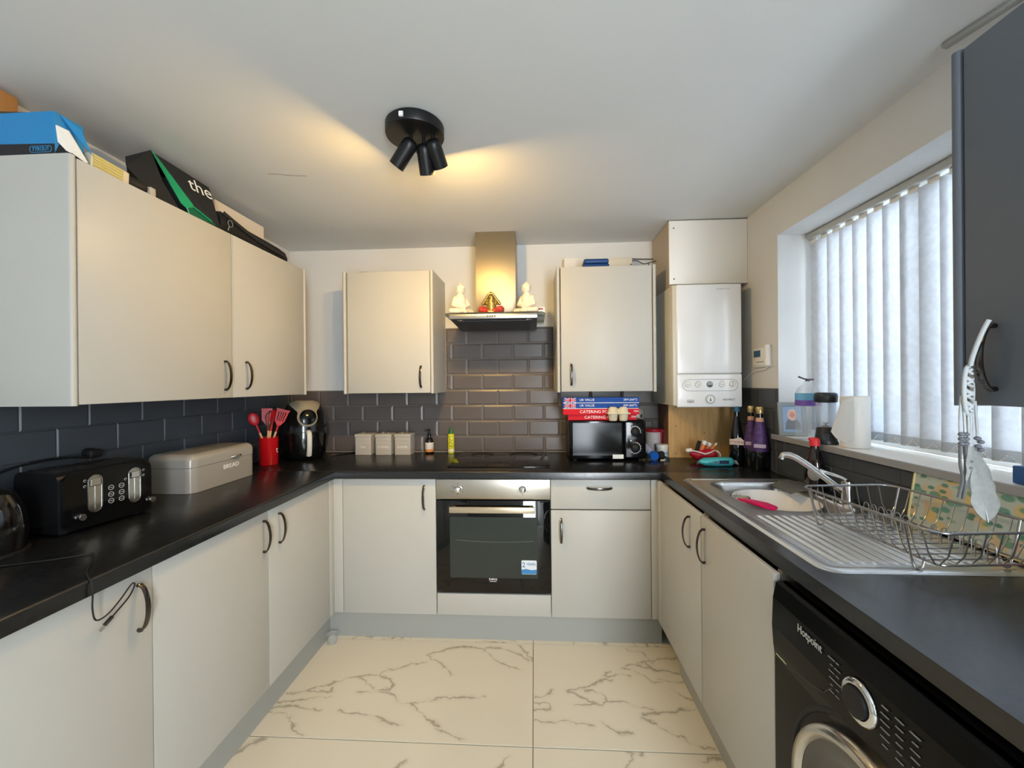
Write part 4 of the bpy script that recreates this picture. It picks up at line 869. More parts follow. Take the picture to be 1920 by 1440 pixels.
tag(obj('end_panel', box(B(), .655, RW - .002, .452, .470, 0, .871), M_cab), 'cashmere end panel on the near side of the washing machine', 'panel')
# floor cup
t = thing('cup', 'small clear plastic cup on the floor in the left corner', 'cup', (-1.078, 2.075, .0005))
bm = B(); lathe(bm, [(.022, 0), (.031, .045), (.033, .046), (.0325, .047), (.029, .045), (.0205, .002), (0, .002)], 24); obj('cup_wall', bm, M_glass, t, world=False, smooth=50)
# ------------------------------------------------------------------ left worktop
# toaster
ang_t = math.radians(-9)
t = thing('toaster', 'wide black four-slot toaster with two silver lever windows', 'toaster', (-1.44, 1.14, TZ), ang_t)
W_, Dp, H_ = .26, .185, .192     # local: +y along the front, -x into depth
bt = box(B(), -Dp, 0, 0, W_, .008, H_, .028, 5, lambda a, b: abs(a.y - b.y) > .1 and a.z > .1)
tb = obj('body', bt, mat('toaster_black', '17181A', .25), t, world=False, smooth=40)
fpn = obj('front_plate', prism(B(), [(.0, y + W_ / 2, z + .1) for y, z in rrect(W_ - .012, .176, .03, 6)], (.010, 0, 0)), M_gloss, t, world=False)
for k, x in enumerate((-.05, -.085, -.12, -.155)):
    pass
for y0 in (.025, .142):
    for x0 in (-.155, -.085): obj('slot', box(B(), x0 - .014, x0 + .014, y0, y0 + .095, H_ - .004, H_ + .0008), M_blackm, tb, world=False)
M_lw = mat('lever_window_steel', 'C9CCC9', .14, 1)
for yc in (.087, .200):
    pl = [(y, z) for y, z in rrect(.036, .118, .0178, 8)]
    bm = B(); tube(bm, [(.0105, yc + y, .112 + z) for y, z in pl], .0018, 6, closed=True); fr_ = obj('window_frame', bm, M_bright, fpn, world=False, smooth=60)
    obj('window_plate', prism(B(), [(.0098, yc + y * .92, .112 + z * .96) for y, z in pl], (.0008, 0, 0)), M_lw, fr_, world=False)
    bm = box(B(), .0105, .0155, yc - .015, yc + .015, .136, .160, .003); box(bm, .0105, .0125, yc - .0012, yc + .0012, .062, .138); obj('lever', bm, M_bright, fpn, world=False)
for y in (.130, .160):
    for z in (.076, .098, .120):
        bm = B(); tube(bm, [(.0106, y + .0075 * math.cos(a * PI / 8), z + .0075 * math.sin(a * PI / 8)) for a in range(16)], .0008, 4, closed=True); box(bm, .010, .0112, y - .004, y + .004, z - .0006, z + .0006)
        obj('button', bm, M_text, fpn, world=False)
for y in (.045, .247):
    bm = B(); lathe(bm, [(.0115, 0), (.0105, .016), (.009, .018), (0, .018)], 24, (.010, y, .048), (1, 0, 0)); obj('knob', bm, M_bright, fpn, world=False, smooth=50)
bm = B()
for y, z in ((.06, .158), (.06, .140), (.228, .158), (.228, .140), (.172, .138)):
    tube(bm, [(.0104, y + .0035 * math.cos(a), z + .0035 * math.sin(a)) for a in (0, 1, 2, 3, 4, 5)], .0007, 4)
obj('icon_print', bm, M_text, fpn, world=False)
for x in (-.16, -.03):
    for y in (.03, W_ - .03): obj('foot', cyl(B(), (x, y, 0), (x, y, .010), .01, 10), M_blackm, t, world=False)
tag(obj('power_plug', box(cyl(B(), (-1.63, 1.40, 1.122), (-1.652, 1.40, 1.122), .018, 14), -1.635, -1.612, 1.38, 1.42, 1.104, 1.135, .006), M_blackm, smooth=50), 'black plug behind the toaster on the left wall', 'plug')
tag(obj('power_cable', tube(B(), [(-1.618, 1.385, 1.108), (-1.628, 1.33, 1.118), (-1.635, 1.25, 1.120), (-1.64, 1.15, 1.105), (-1.64, 1.08, 1.05), (-1.62, 1.05, .98), (-1.60, 1.04, .916)], .0038, 8, sm=6), M_black, smooth=60), 'black cable running behind the toaster down to the kettle', 'cable')
# kettle at the frame edge
t = thing('kettle', 'black rounded kettle at the far left edge beside the toaster', 'kettle', (-1.50, 1.015, TZ))
bm = B(); lathe(bm, [(.075, 0), (.080, .01), (.082, .06), (.074, .12), (.058, .16), (.05, .17), (.03, .178), (0, .18)], 36); obj('kettle_body', bm, mat('kettle_black', '0C0D0E', .12, coat=.4), t, world=False, smooth=50)
bm = B(); tube(bm, [(-.02, -.055, .165), (-.03, -.105, .16), (-.03, -.125, .11), (-.025, -.115, .05), (-.02, -.08, .03)], .010, 10, sm=5); obj('handle', bm, M_blackm, t, world=False, smooth=60)
bm = B(); lathe(bm, [(.085, 0), (.085, .004), (.078, .006), (0, .006)], 36, (0, 0, -.0)); 
obj('power_base', bm, M_blackm, t, world=False)
# usb cable
t = thing('charging_cable', 'thin black usb cable hanging over the left worktop edge', 'cable', (-1.06, .9, TZ))
E = XL
pts = [(-1.20, 1.03, TZ + .003), (-1.15, .985, TZ + .003), (-1.10, .93, TZ + .003), (-1.062, .900, TZ + .003), (-1.044, .893, TZ - .006), (-1.041, .892, .88), (-1.043, .893, .84), (-1.048, .905, .808), (-1.052, .935, .806), (-1.05, .965, .828), (-1.048, .99, .852), (-1.048, .998, .846), (-1.05, .985, .822), (-1.05, .955, .802), (-1.05, .94, .793)]
obj('cord', tube(B(), pts, .0019, 6, sm=6), M_blackm, t, smooth=60)
obj('cord', tube(B(), [(-1.40, .93, TZ + .003), (-1.28, .98, TZ + .003), (-1.20, 1.03, TZ + .003)], .0019, 6, sm=6), M_blackm, t, smooth=60)
obj('plug_grip', tube(B(), [(-1.05, .943, .795), (-1.05, .925, .784)], .0048, 8), M_chrome, t)
obj('plug_tip', box(B(), -.0022, .0022, -.005, .005, -.004, .004, mtx=Matrix.Translation((-1.05, .918, .7795)) @ Matrix.Rotation(.5, 4, 'X')), M_bright, t)
# bread box
t = thing('bread_box', 'glossy beige-grey metal bread box with BREAD lettering and hinged lid', 'bread bin', (-1.545, 1.80, TZ))
x0, x1, y0, y1 = -1.651, -1.437, 1.615, 2.003
vt = lambda a, b: abs(a.x - b.x) < 1e-4 and abs(a.y - b.y) < 1e-4
bm = box(B(), x0, x1, y0, y1, TZ + .001, TZ + .107, .035, 8, vt); M_bb = mat('bread_box_enamel', 'A3A09A', .2, coat=.3); obj('box_body', bm, M_bb, t, smooth=40)
bm = bmesh.new(); box(bm, x0 - .001, x1 + .001, y0 - .001, y1 + .001, TZ + .1085, TZ + .165, .035, 8, vt)
es = [e for e in bm.edges if e.verts[0].co.z > TZ + .16 and e.verts[1].co.z > TZ + .16]
bmesh.ops.bevel(bm, geom=es, offset=.03, segments=6, profile=.5, affect='EDGES'); ld = obj('lid', bm, M_bb, t, smooth=40)
bm = B(); tube(bm, [(x1 + .001, 1.835, TZ + .118), (x1 + .014, 1.84, TZ + .120), (x1 + .014, 1.88, TZ + .120), (x1 + .001, 1.885, TZ + .118)], .0042, 8); obj('handle', bm, M_bright, ld, smooth=60)
text('lettering', 'BREAD', .028, (x1 + .0006, 1.835, TZ + .078), *FL, t, M_textw, sx=1.15, ext=.001)
# utensil crock
cx_, cy_ = -1.530, 2.243
t = thing('utensil_crock', 'glossy red ceramic utensil crock between bread box and air fryer', 'utensil pot', (cx_, cy_, TZ))
bm = B(); lathe(bm, [(.046, 0), (.049, .003), (.050, .15), (.052, .155), (.049, .157), (.046, .15), (.045, .008), (0, .008)], 36); obj('pot', bm, mat('red_ceramic', 'C0131C', .14, coat=.5), t, world=False, smooth=50)
obj('print_mark', box(B(), .0335, .0345, -.039, -.0305, .062, .108, mtx=None), M_textw, t, world=False) if False else text('lettering', 't', .05, (cx_ + .0508, cy_ - .003, TZ + .085), (.05, 1, 0), (0, 0, 1), t, M_textw)
M_hw = mat('beech_handle', 'CFA67E', .5)
def utensil(kind, lb, lean, azim, rot, blade):
    u = thing('utensil', lb, kind, (cx_, cy_, TZ + .010), 0, 'kitchen utensils in the red pot')
    d = Vector((math.sin(lean) * math.cos(azim), math.sin(lean) * math.sin(azim), math.cos(lean)))
    base = Vector((-.018 * math.cos(azim), -.018 * math.sin(azim), 0))
    obj('wooden_handle', tube(B(), [base + d * q for q in (0, .09, .185)], .0062, 8), M_hw, u, world=False, smooth=60)
    S = Vector((0.87, .5, 0)) if rot == 0 else Vector((math.cos(rot), math.sin(rot), 0)); S = (S - d * S.dot(d)).normalized(); Nn = d.cross(S)
    o_ = base + d * .185
    bm = B()
    if blade == 'turner':
        tube(bm, [o_ - d * .004, o_ + d * .045], .0055, 8)
        P_ = lambda a, b: o_ + S * a + d * b - Nn * .002
        for a0, a1 in ((-.031, -.021), (-.0155, -.008), (-.0035, .0035), (.008, .0155), (.021, .031)): prism(bm, [P_(a0 * .8, .062), P_(a1 * .8, .062), P_(a1, .118), P_(a0, .118)], Nn * .004)
        prism(bm, [P_(-.007, .035), P_(.007, .035), P_(.025, .064), P_(-.025, .064)], Nn * .004); prism(bm, [P_(-.031, .116), P_(.031, .116), P_(.036, .134), P_(-.036, .134)], Nn * .004)
    elif blade == 'spatula':
        tube(bm, [o_ - d * .004, o_ + d * .04], .0055, 8); P_ = lambda a, b: o_ + S * a + d * b - Nn * .003
        prism(bm, [P_(-.006, .032), P_(.006, .032), P_(.026, .065), P_(.030, .128), P_(-.024, .132), P_(-.027, .065)], Nn * .006)
    elif blade == 'spoon':
        tube(bm, [o_ - d * .004, o_ + d * .05], .0055, 8)
        b2 = bmesh.new(); bmesh.ops.create_uvsphere(b2, u_segments=16, v_segments=10, radius=1, matrix=Matrix.Diagonal((.027, .007, .038, 1)))
        b2.transform(Matrix(((S.x, Nn.x, d.x, 0), (S.y, Nn.y, d.y, 0), (S.z, Nn.z, d.z, 0), (0, 0, 0, 1)))); b2.transform(Matrix.Translation(o_ + d * .085)); merge(bm, b2)
    elif blade == 'whisk':
        for k in range(5):
            a = k * PI / 5; q = S * math.cos(a) + Nn * math.sin(a)
            tube(bm, [o_, o_ + d * .04 + q * .016, o_ + d * .085 + q * .024, o_ + d * .115, o_ + d * .085 - q * .024, o_ + d * .04 - q * .016, o_], .0016, 5, sm=4)
    obj({'turner': 'slotted_blade', 'spatula': 'blade', 'spoon': 'spoon_bowl', 'whisk': 'whisk_loops'}[blade], bm, M_red if blade != 'whisk' else M_dwood, u, world=False, smooth=50)
    return u
utensil('turner', 'red silicone slotted turner leaning right, towards the air fryer', .30, .50, .65, 'turner')
utensil('spatula', 'broad red silicone turner standing upright in the middle-left of the pot', .13, 2.6, .5, 'spatula')
utensil('spoon', 'dark red slotted spoon leaning far left out of the pot', .34, 3.7, .6, 'spoon')
utensil('whisk', 'dark wood and wire whisk in the middle of the pot', .10, .9, .5, 'whisk')
utensil('spoon', 'small red spoon half hidden between whisk and right turner', .16, .3, 1.4, 'spoon')
# air fryer
FRX, FRY, FA = -1.442, 2.45, math.radians(40)
t = thing('air_fryer', 'black egg-shaped air fryer with cream control panel and white handle in the corner', 'air fryer', (FRX, FRY, TZ), FA)
RZp = [(.098, 0), (.108, .006), (.124, .03), (.136, .08), (.141, .13), (.1405, .17), (.136, .21), (.126, .26), (.112, .30), (.092, .335), (.070, .352), (.04, .360), (0, .362)]
def fr_R(z):
    for (r0, z0_), (r1, z1_) in zip(RZp[:-1], RZp[1:]):
        if z <= z1_: return r0 + (r1 - r0) * (z - z0_) / max(1e-6, z1_ - z0_)
    return 0
prof = []
for (r0, z0_), (r1, z1_) in zip(RZp[:-1], RZp[1:]):
    for q in range(3): prof.append((r0 + (r1 - r0) * q / 3, z0_ + (z1_ - z0_) * q / 3))
prof.append(RZp[-1])
bm = B(); lathe(bm, prof, 56); fb = obj('shell', bm, mat('fryer_black', '0B0C0D', .12, coat=.5), t, world=False, smooth=60)
bm = B(); tube(bm, [(1.003 * fr_R(.172) * math.cos(a), 1.003 * fr_R(.172) * math.sin(a), .172) for a in [math.radians(-165 + i * 7.5) for i in range(21)]], .0016, 5); obj('basket_seam', bm, M_blackm, fb, world=False)
def onshell(u, z, off): 
    r = fr_R(z) ; a = -PI / 2 + u / max(r, .06); return Vector(((r + off) * math.cos(a), (r + off) * math.sin(a), z))
def trimw(z):
    w1 = math.sqrt(max(0, .056 ** 2 - (z - .262) ** 2)) if abs(z - .262) < .056 else 0
    if z > .262: w1 = max(w1, .052 if z < .295 else .052 + (z - .295) * 1.1)
    if z > .345: w1 = .107 - (z - .345) * 2.0
    return min(w1, .105)
bm = B(); rows = []
for i in range(27):
    z = .2065 + (.358 - .2065) * i / 26; wv = max(trimw(z), .003)
    rows.append([bm.verts.new(onshell(wv * k / 8, z, .0045)) for k in range(-8, 9)])
for a, b in zip(rows[:-1], rows[1:]):
    for k in range(16): bm.faces.new((a[k], a[k + 1], b[k + 1], b[k]))
bmesh.ops.solidify(bm, geom=list(bm.faces), thickness=.003)
obj('control_trim', bm, mat('cream_trim', 'C9BFA6', .3), t, world=False, smooth=50, label='cream control panel trim')
c0 = onshell(0, .262, .006); up_ = (onshell(0, .28, .006) - onshell(0, .244, .006)).normalized(); nn = Vector((1, 0, 0)).cross(up_)
if nn.y > 0: nn = -nn
bm = B(); lathe(bm, [(.0455, -.006), (.0455, .010), (.043, .0118), (0, .0118)], 40, c0, tuple(nn)); dsp = obj('display', bm, M_gloss, t, world=False, smooth=50)
bm = B(); hb = [onshell(0, .178, .004), onshell(0, .170, .024), onshell(0, .15, .034), onshell(0, .10, .036), onshell(0, .05, .034), onshell(0, .035, .03)]
tube(bm, hb, .012, 12, sm=4, flat=(.0145, .009)); obj('handle', bm, mat('handle_white', 'D9D8D0', .25), t, world=False, smooth=60)
tag(obj('power_cable', tube(B(), [(-1.31, 2.52, TZ + .004), (-1.27, 2.55, TZ + .004), (-1.22, 2.60, TZ + .004), (-1.19, 2.64, TZ + .004)], .0035, 8, sm=5), M_black), 'black cable between the air fryer and the canisters', 'cable')
# ------------------------------------------------------------------ back worktop
M_can = mat('canister_enamel', 'B9B4AA', .32, coat=.15)
def canister(label, x, word, w_):
    t = thing('canister', label, 'canister', (x, 2.598, TZ), 0, 'square storage canisters')
    h = .125; s = .105 / 2
    vt2 = lambda a, b: abs(a.x - b.x) < 1e-4 and abs(a.y - b.y) < 1e-4
    bm = box(B(), -s, s, -s, s, .001, h, .007, 3, vt2)
    bd = obj('tin_body', bm, M_can, t, world=False, smooth=40)
    for z in (.032, .066, .092): obj('rib', tube(B(), [(a, b, z) for a, b in rrect(2 * s + .001, 2 * s + .001, .008, 3)], .0012, 4, closed=True), M_can, bd, world=False)
    ld = obj('lid', box(B(), -s - .002, s + .002, -s - .002, s + .002, h - .012, h + .010, .005, 3), M_can, t, world=False, smooth=40)
    obj('handle', tube(B(), [(-.016, -.01, h + .010), (-.012, -.01, h + .022), (.018, -.018, h + .014), (.022, -.018, h + .009)], .003, 8, sm=4), M_bright, ld, world=False, smooth=60)
    text('lettering', word, .021, (0, -s - .0006, .052), (1, 0, 0), (0, 0, 1), bd, mat('pale_print2', 'EAE7E0', .5), world=False)
canister('square grey storage canister with TEA lettering, leftmost of the three', -1.108, 'TEA', 1)
canister('square grey storage canister with COFFEE lettering, in the middle of the three', -.974, 'COFFEE', 1)
canister('square grey storage canister with SUGAR lettering, rightmost, beside the pump bottle', -.848, 'SUGAR', 1)
t = thing('soap_dispenser', 'black pump bottle with white and orange label beside the canisters', 'bottle', (-.69, 2.615, TZ))
bm = B(); lathe(bm, [(.024, 0), (.027, .003), (.0275, .01), (.0275, .078), (.022, .096), (.011, .104), (.011, .118), (0, .118)], 28); bd = obj('bottle_body', bm, mat('dark_amber', '120E0E', .1, coat=.5), t, world=False, smooth=50)
bm = B(); lathe(bm, [(.0277, .030), (.0279, .031), (.0279, .072), (.0277, .073)], 28, cap=False); obj('white_label', bm, mat('label_white', 'DCD8D0', .5), bd, world=False, smooth=50)
bm = B(); lathe(bm, [(.0277, .012), (.0280, .013), (.0280, .029), (.0277, .030)], 28, cap=False); obj('orange_label', bm, mat('label_orange', 'D98A4A', .5), bd, world=False, smooth=50)
bm = B(); cyl(bm, (0, 0, .116), (0, 0, .130), .012, 18); cyl(bm, (0, 0, .13), (0, 0, .150), .004, 10); tube(bm, [(.008, 0, .152), (-.010, -.004, .154), (-.026, -.008, .149)], .0042, 8); cyl(bm, (0, 0, .146), (0, 0, .156), .009, 14); obj('pump', bm, M_blackm, t, world=False, smooth=50)
t = thing('cleaner_bottle', 'slim yellow bottle with green pointed cap beside the hob', 'bottle', (-.548, 2.645 - .02, TZ))
bm = B(); lathe(bm, [(.020, 0), (.0215, .003), (.0215, .118), (.019, .124), (.012, .128), (0, .128)], 28); bd = obj('bottle_body', bm, mat('yellow_plastic', 'D6D22E', .35), t, world=False, smooth=50)
bm = B(); lathe(bm, [(.0135, .127), (.0125, .14), (.008, .146), (.006, .165), (0, .168)], 20); obj('cap', bm, mat('green_plastic', '1F7A3C', .4), t, world=False, smooth=50)
for z, s_ in ((.085, 'CIF'), (.058, 'Mr')): pass
bm = B(); lathe(bm, [(.0217, .010), (.0219, .011), (.0219, .028), (.0217, .029)], 24, cap=False); obj('label_band', bm, mat('label_cream', 'E6E0B8', .5), bd, world=False, smooth=50)
bm = B()
for pts in ([(-.010, .1), (0, .092), (.008, .083), (-.006, .072)], [(-.012, .066), (-.002, .075), (.010, .062)], [(-.008, .056), (.004, .046), (.012, .052)], [(-.012, .112), (.0, .108), (.010, .112)]):
    tube(bm, [(a, -math.sqrt(.0218 ** 2 - a * a) - .0004, z) for a, z in pts], .0014, 5, sm=4)
obj('scribble_print', bm, M_textd, bd, world=False)
# microwave
MX0, MX1, MY0, MY1 = .203, .640, 2.345, 2.62
t = thing('microwave', 'black compact microwave with mirrored door and two dial controls', 'microwave', (.42, 2.48, TZ))
obj('casing', box(B(), MX0, MX1, MY0 + .02, MY1, TZ + .012, TZ + .236, .008, 3), M_black, t, smooth=40)
dm = obj('door', box(B(), MX0 + .002, .512, MY0, MY0 + .022, TZ + .014, TZ + .234, .004, 3), M_gloss, t, smooth=40)
obj('door_window', box(B(), MX0 + .018, .500, MY0 - .0008, MY0 + .001, TZ + .034, TZ + .222), mat('mirror_glass', '0C0E0F', .12, 0, spec=.25), dm)
cp = obj('control_panel', box(B(), .5135, MX1 - .002, MY0, MY0 + .022, TZ + .014, TZ + .234, .012, 4), M_gloss, t, smooth=40)
for z, a0, a1 in ((TZ + .170, -10, 200), (TZ + .078, -150, 95)):
    bm = B(); lathe(bm, [(.024, 0), (.022, .015), (.020, .017), (0, .017)], 28, (.575, MY0, z), (0, -1, 0)); k = obj('knob', bm, M_blackm, cp, smooth=50)
    bm = B(); tube(bm, [(.575 + .031 * math.cos(math.radians(a)), MY0 - .0006, z + .031 * math.sin(math.radians(a))) for a in range(a0, a1, 12)], .0013, 5)
    for a in range(a0, a1, 24): tube(bm, [(.575 + .033 * math.cos(math.radians(a)), MY0 - .0006, z + .033 * math.sin(math.radians(a))), (.575 + .037 * math.cos(math.radians(a)), MY0 - .0006, z + .037 * math.sin(math.radians(a)))], .001, 4)
    obj('dial_scale', bm, M_textw, cp)
obj('blank_label', box(B(), .448, .509, MY0 - .0022, MY0 - .0005, TZ + .016, TZ + .040), M_white, dm, label='blank white paper label')
obj('print_mark', box(box(B(), .545, .562, MY0 - .001, MY0, TZ + .213, TZ + .217), .548, .556, MY0 - .001, MY0, TZ + .116, TZ + .122), M_textw, cp)
for x in (.235, .61):
    for y in (MY0 + .03, MY1 - .03): obj('foot', cyl(B(), (x, y, TZ), (x, y, TZ + .013), .012, 12), M_blackm, t)
# foil boxes
MT = TZ + .2365
M_bl, M_rd = mat('blue_carton', '1B4A9A', .6, spec=.25), mat('red_carton', 'D01626', .6, spec=.25)
def carton(label, x0, x1, z, m, kind, y0=2.352):
    t = thing('carton', label, 'box', ((x0 + x1) / 2, y0 + .03, z), 0, 'long kitchen foil and wrap cartons')
    bd = obj('carton_body', box(B(), x0, x1, y0, y0 + .055, z, z + .0325, .001), m, t)
    if kind == 'uk':
        obj('edge_line', box(B(), x0 + .001, x1 - .001, y0 - .0006, y0, z + .0005, z + .0035), M_textw, bd)
        fx, fw, z0_, z1_ = x0 + .010, .066, z + .0045, z + .0315
        fl = obj('flag_print', box(B(), fx, fx + fw, y0 - .0008, y0, z0_, z1_), mat('flag_blue', '2B4C9A', .4), bd)
        bm = B()
        for (a, b), (c, d) in (((0, 0), (1, 1)), ((0, 1), (1, 0))):
            p0 = Vector((fx + fw * a, y0 - .001, z0_ + (z1_ - z0_) * b)); p1 = Vector((fx + fw * c, y0 - .001, z0_ + (z1_ - z0_) * d)); tube(bm, [p0, p1], .002, 4)
        box(bm, fx + fw / 2 - .0075, fx + fw / 2 + .0075, y0 - .0013, y0 - .0007, z0_, z1_); box(bm, fx, fx + fw, y0 - .0013, y0 - .0007, (z0_ + z1_) / 2 - .0045, (z0_ + z1_) / 2 + .0045)
        obj('white_cross', bm, mat('flag_pink', 'E9C8CE', .4), bd)
        bm = B(); box(bm, fx + fw / 2 - .004, fx + fw / 2 + .004, y0 - .0035, y0 - .0025, z0_, z1_); box(bm, fx, fx + fw, y0 - .0035, y0 - .0025, (z0_ + z1_) / 2 - .0024, (z0_ + z1_) / 2 + .0024)
        obj('red_cross', bm, M_rd, bd)
        text('lettering', 'UK VALUE', .0185, (x0 + .140, y0 - .0006, z + .019), *FX, bd, M_textw)
        text('lettering', '20M (66FT)', .0165, (x1 - .050, y0 - .0006, z + .019), *FX, bd, M_textw)
    else:
        text('lettering', 'CATERING FOIL', .024, (x0 + .185, y0 - .0006, z + .016), *FX, bd, M_textw, sx=1.05)
        text('lettering', '75M', .016, (x1 - .018, y0 - .0006, z + .018), *FX, bd, M_textw)
carton('red catering foil carton at the bottom of the stack on the microwave', .196, .590, MT, M_rd, 'cat', 2.362)
carton('red catering foil carton second from the bottom of the stack', .168, .602, MT + .033, M_rd, 'cat', 2.350)
carton('blue wrap carton with union flag, lower of the two blue ones', .165, .600, MT + .066, M_bl, 'uk', 2.352)
carton('blue wrap carton with union flag, topmost of the stack', .165, .602, MT + .099, M_bl, 'uk', 2.350)
t = thing('egg_box', 'cream cardboard egg box leaning on the cartons above the microwave', 'egg box', (.475, 2.325, MT))
bm = B()
for x in (.447, .505):
    lathe(bm, [(.020, 0), (.023, .004), (.028, .038), (.030, .042)], 12, (x, 2.322, MT)); lathe(bm, [(.030, .042), (.028, .048), (.025, .068), (.018, .078), (0, .080)], 12, (x, 2.322, MT))
box(bm, .412, .540, 2.292, 2.347, MT + .039, MT + .045, .002); box(bm, .455, .497, 2.312, 2.33, MT + .045, MT + .066, .006)
obj('egg_tray', bm, mat('pulp_card', 'D8CFB2', .9, bump=.5, bscale=250), t, smooth=50)
# things right of the microwave
t = thing('wall_socket', 'brushed steel wall socket behind the cartons on the back tiles', 'socket', (.66, WB, 1.14))
sk = obj('faceplate', box(B(), .60, .712, WB - .014, WB - .0075, 1.09, 1.192, .002), mat('socket_steel', 'A8A59C', .35, .8), t, smooth=40)
obj('switch', box(B(), .688, .698, WB - .018, WB - .0135, 1.135, 1.155, .001), M_blackm, sk)
tag(obj('folder', box(B(), .648, .700, 2.60, 2.612, TZ + .001, 1.108, .001), mat('yellow_card', 'C9B81E', .5)), 'yellow upright card folder standing behind the microwave', 'folder')
t = thing('tub', 'tall white tub with a red lid in front of the boiler boxing', 'tub', (.745, 2.575, TZ))
bm = B(); lathe(bm, [(.040, 0), (.044, .004), (.046, .145), (0, .145)], 28); obj('tub_body', bm, mat('tub_white', 'D9CFCB', .4), t, world=False, smooth=50)
for z in (.03, .065, .1): 
    bm = B(); lathe(bm, [(.0462, z), (.0472, z + .002), (.0462, z + .004)], 28, cap=False); obj('rib', bm, MATS['tub_white'], t, world=False, smooth=50)
bm = B(); lathe(bm, [(.048, .144), (.050, .146), (.050, .160), (.047, .163), (0, .163)], 28); obj('lid', bm, mat('tub_red', 'B3142A', .4), t, world=False, smooth=50)
tag(obj('plastic_strap', box(box(box(B(), .798, .803, 2.545, 2.56, TZ + .05, TZ + .155), .782, .787, 2.535, 2.55, TZ + .05, TZ + .155), .782, .803, 2.54, 2.553, TZ + .152, TZ + .157), MATS['tub_red']), 'narrow dark red frame beside the red-lidded tub', 'frame')
t = thing('jar', 'short white screw-top jar in front of the red-lidded tub', 'jar', (.772, 2.49, TZ))
bm = B(); lathe(bm, [(.031, 0), (.034, .003), (.034, .058), (0, .058)], 28); obj('jar_body', bm, M_white, t, world=False, smooth=50)
bm = B(); lathe(bm, [(.036, .056), (.0365, .058), (.0365, .074), (.034, .077), (0, .077)], 28); obj('lid', bm, M_white, t, world=False, smooth=50)
bm = B(); lathe(bm, [(.0343, .018), (.0345, .02), (.0345, .034), (.0343, .036)], 28, cap=False); obj('label_band', bm, mat('pale_blue_print', '9CC3DE', .5), t, world=False, smooth=50)
t = thing('tube_bottle', 'white tube bottle with a round blue cap lying beside the microwave', 'bottle', (.69, 2.40, TZ))
bm = B(); cyl(bm, (.664, 2.47, TZ + .066), (.686, 2.385, TZ + .030), .019, 20, .024); obj('tube_body', bm, mat('lilac_plastic', 'D5CCE4', .4), t, smooth=50)
bm = B(); cyl(bm, (.685, 2.388, TZ + .031), (.692, 2.362, TZ + .0255), .025, 24); obj('cap', bm, mat('cap_blue', '1D5FB8', .4), t, smooth=50)
t = thing('torch', 'small black gadget with a short cable beside the blue-capped tube', 'gadget', (.74, 2.40, TZ))
bm = box(B(), .725, .762, 2.40, 2.43, TZ + .001, TZ + .045, .010, 3, mtx=None); cyl(bm, (.742, 2.40, TZ + .038), (.735, 2.375, TZ + .034), .014, 16); obj('gadget_body', bm, M_blackm, t, smooth=50)
obj('cable', tube(B(), [(.755, 2.40, TZ + .02), (.77, 2.385, TZ + .012), (.775, 2.37, TZ + .005)], .005, 8, sm=4), mat('teal_dark', '1E3B4A', .5), t, smooth=60)
obj('plug_tip', box(B(), .725, .750, 2.365, 2.374, TZ + .001, TZ + .007), mat('beige_tip', 'D9C4B0', .5), t)
# red cup with pens
t = thing('novelty_cup', 'red and white ceramic boat-shaped cup lying by the plywood boxing', 'cup', (.945, 2.33, TZ))
bm = blob([((-.052, 0, .048), (-.02, 0, .040), .020, .030), ((-.02, 0, .040), (.045, 0, .040), .034, .038), ((.045, 0, .04), (.060, 0, .055), .026, .018)], .004, 3)
cb = obj('cup_body', bm, mat('cup_red', 'B3122E', .15, coat=.5), t, world=False, smooth=60)
M_cw = mat('cup_white', 'EDE4DC', .25)
obj('white_trim', tube(B(), [(-.075, -.012, .066), (-.05, -.026, .066), (-.02, -.034, .058), (.0, -.036, .052), (.03, -.034, .060), (.058, -.018, .068)], .0042, 8, sm=5), M_cw, cb, world=False, smooth=60)
bm = blob([((-.082, -.002, .066), (-.066, -.004, .068), .013, .013)], .004, 2); obj('white_tip', bm, M_cw, cb, world=False, smooth=60)
obj('handle', tube(B(), [(.058, -.01, .062), (.078, -.012, .062), (.092, -.012, .048), (.093, -.012, .03), (.086, -.012, .018)], .005, 8, sm=5), M_cw, cb, world=False, smooth=60)
def stick(name, label, cat, a, b, r, m, capm=None, capl=.018, group=None):
    a, b = Vector(a), Vector(b); t2 = thing(name, label, cat, a, 0, group)
    d = (b - a).normalized(); obj('barrel', cyl(B(), a, b - d * (capl if capm else 0), r, 14), m, t2, smooth=50)
    if capm: obj('cap', cyl(B(), b - d * capl, b, r * 1.02, 14), capm, t2, smooth=50)
M_or = mat('orange_barrel', 'E07A45', .4)
c0 = Vector((.945, 2.33, TZ))
stick('glue_tube', 'orange tube with a wide white cap, left one in the red cup', 'tube', c0 + Vector((-.012, 0, .055)), c0 + Vector((.018, .006, .118)), .014, M_or, M_white, .022)
stick('glue_tube', 'orange tube with a white cap, right one in the red cup', 'tube', c0 + Vector((.018, .012, .050)), c0 + Vector((.050, .018, .104)), .012, M_or, M_white, .020)
stick('marker_pen', 'thin orange marker with cream tip leaning right in the red cup', 'pen', c0 + Vector((.03, -.004, .05)), c0 + Vector((.078, -.006, .108)), .0055, M_or, mat('cream_tip', 'EDE2C4', .4), .016)
stick('black_pen', 'thick black pen leaning left in the red cup', 'pen', c0 + Vector((-.040, -.006, .050)), c0 + Vector((-.016, -.002, .120)), .010, M_blackm)
stick('skewer', 'thin wooden stick with a frayed tip rising from the red cup', 'stick', c0 + Vector((-.020, -.012, .055)), c0 + Vector((.012, -.002, .170)), .0016, M_hw, M_dwood, .01)
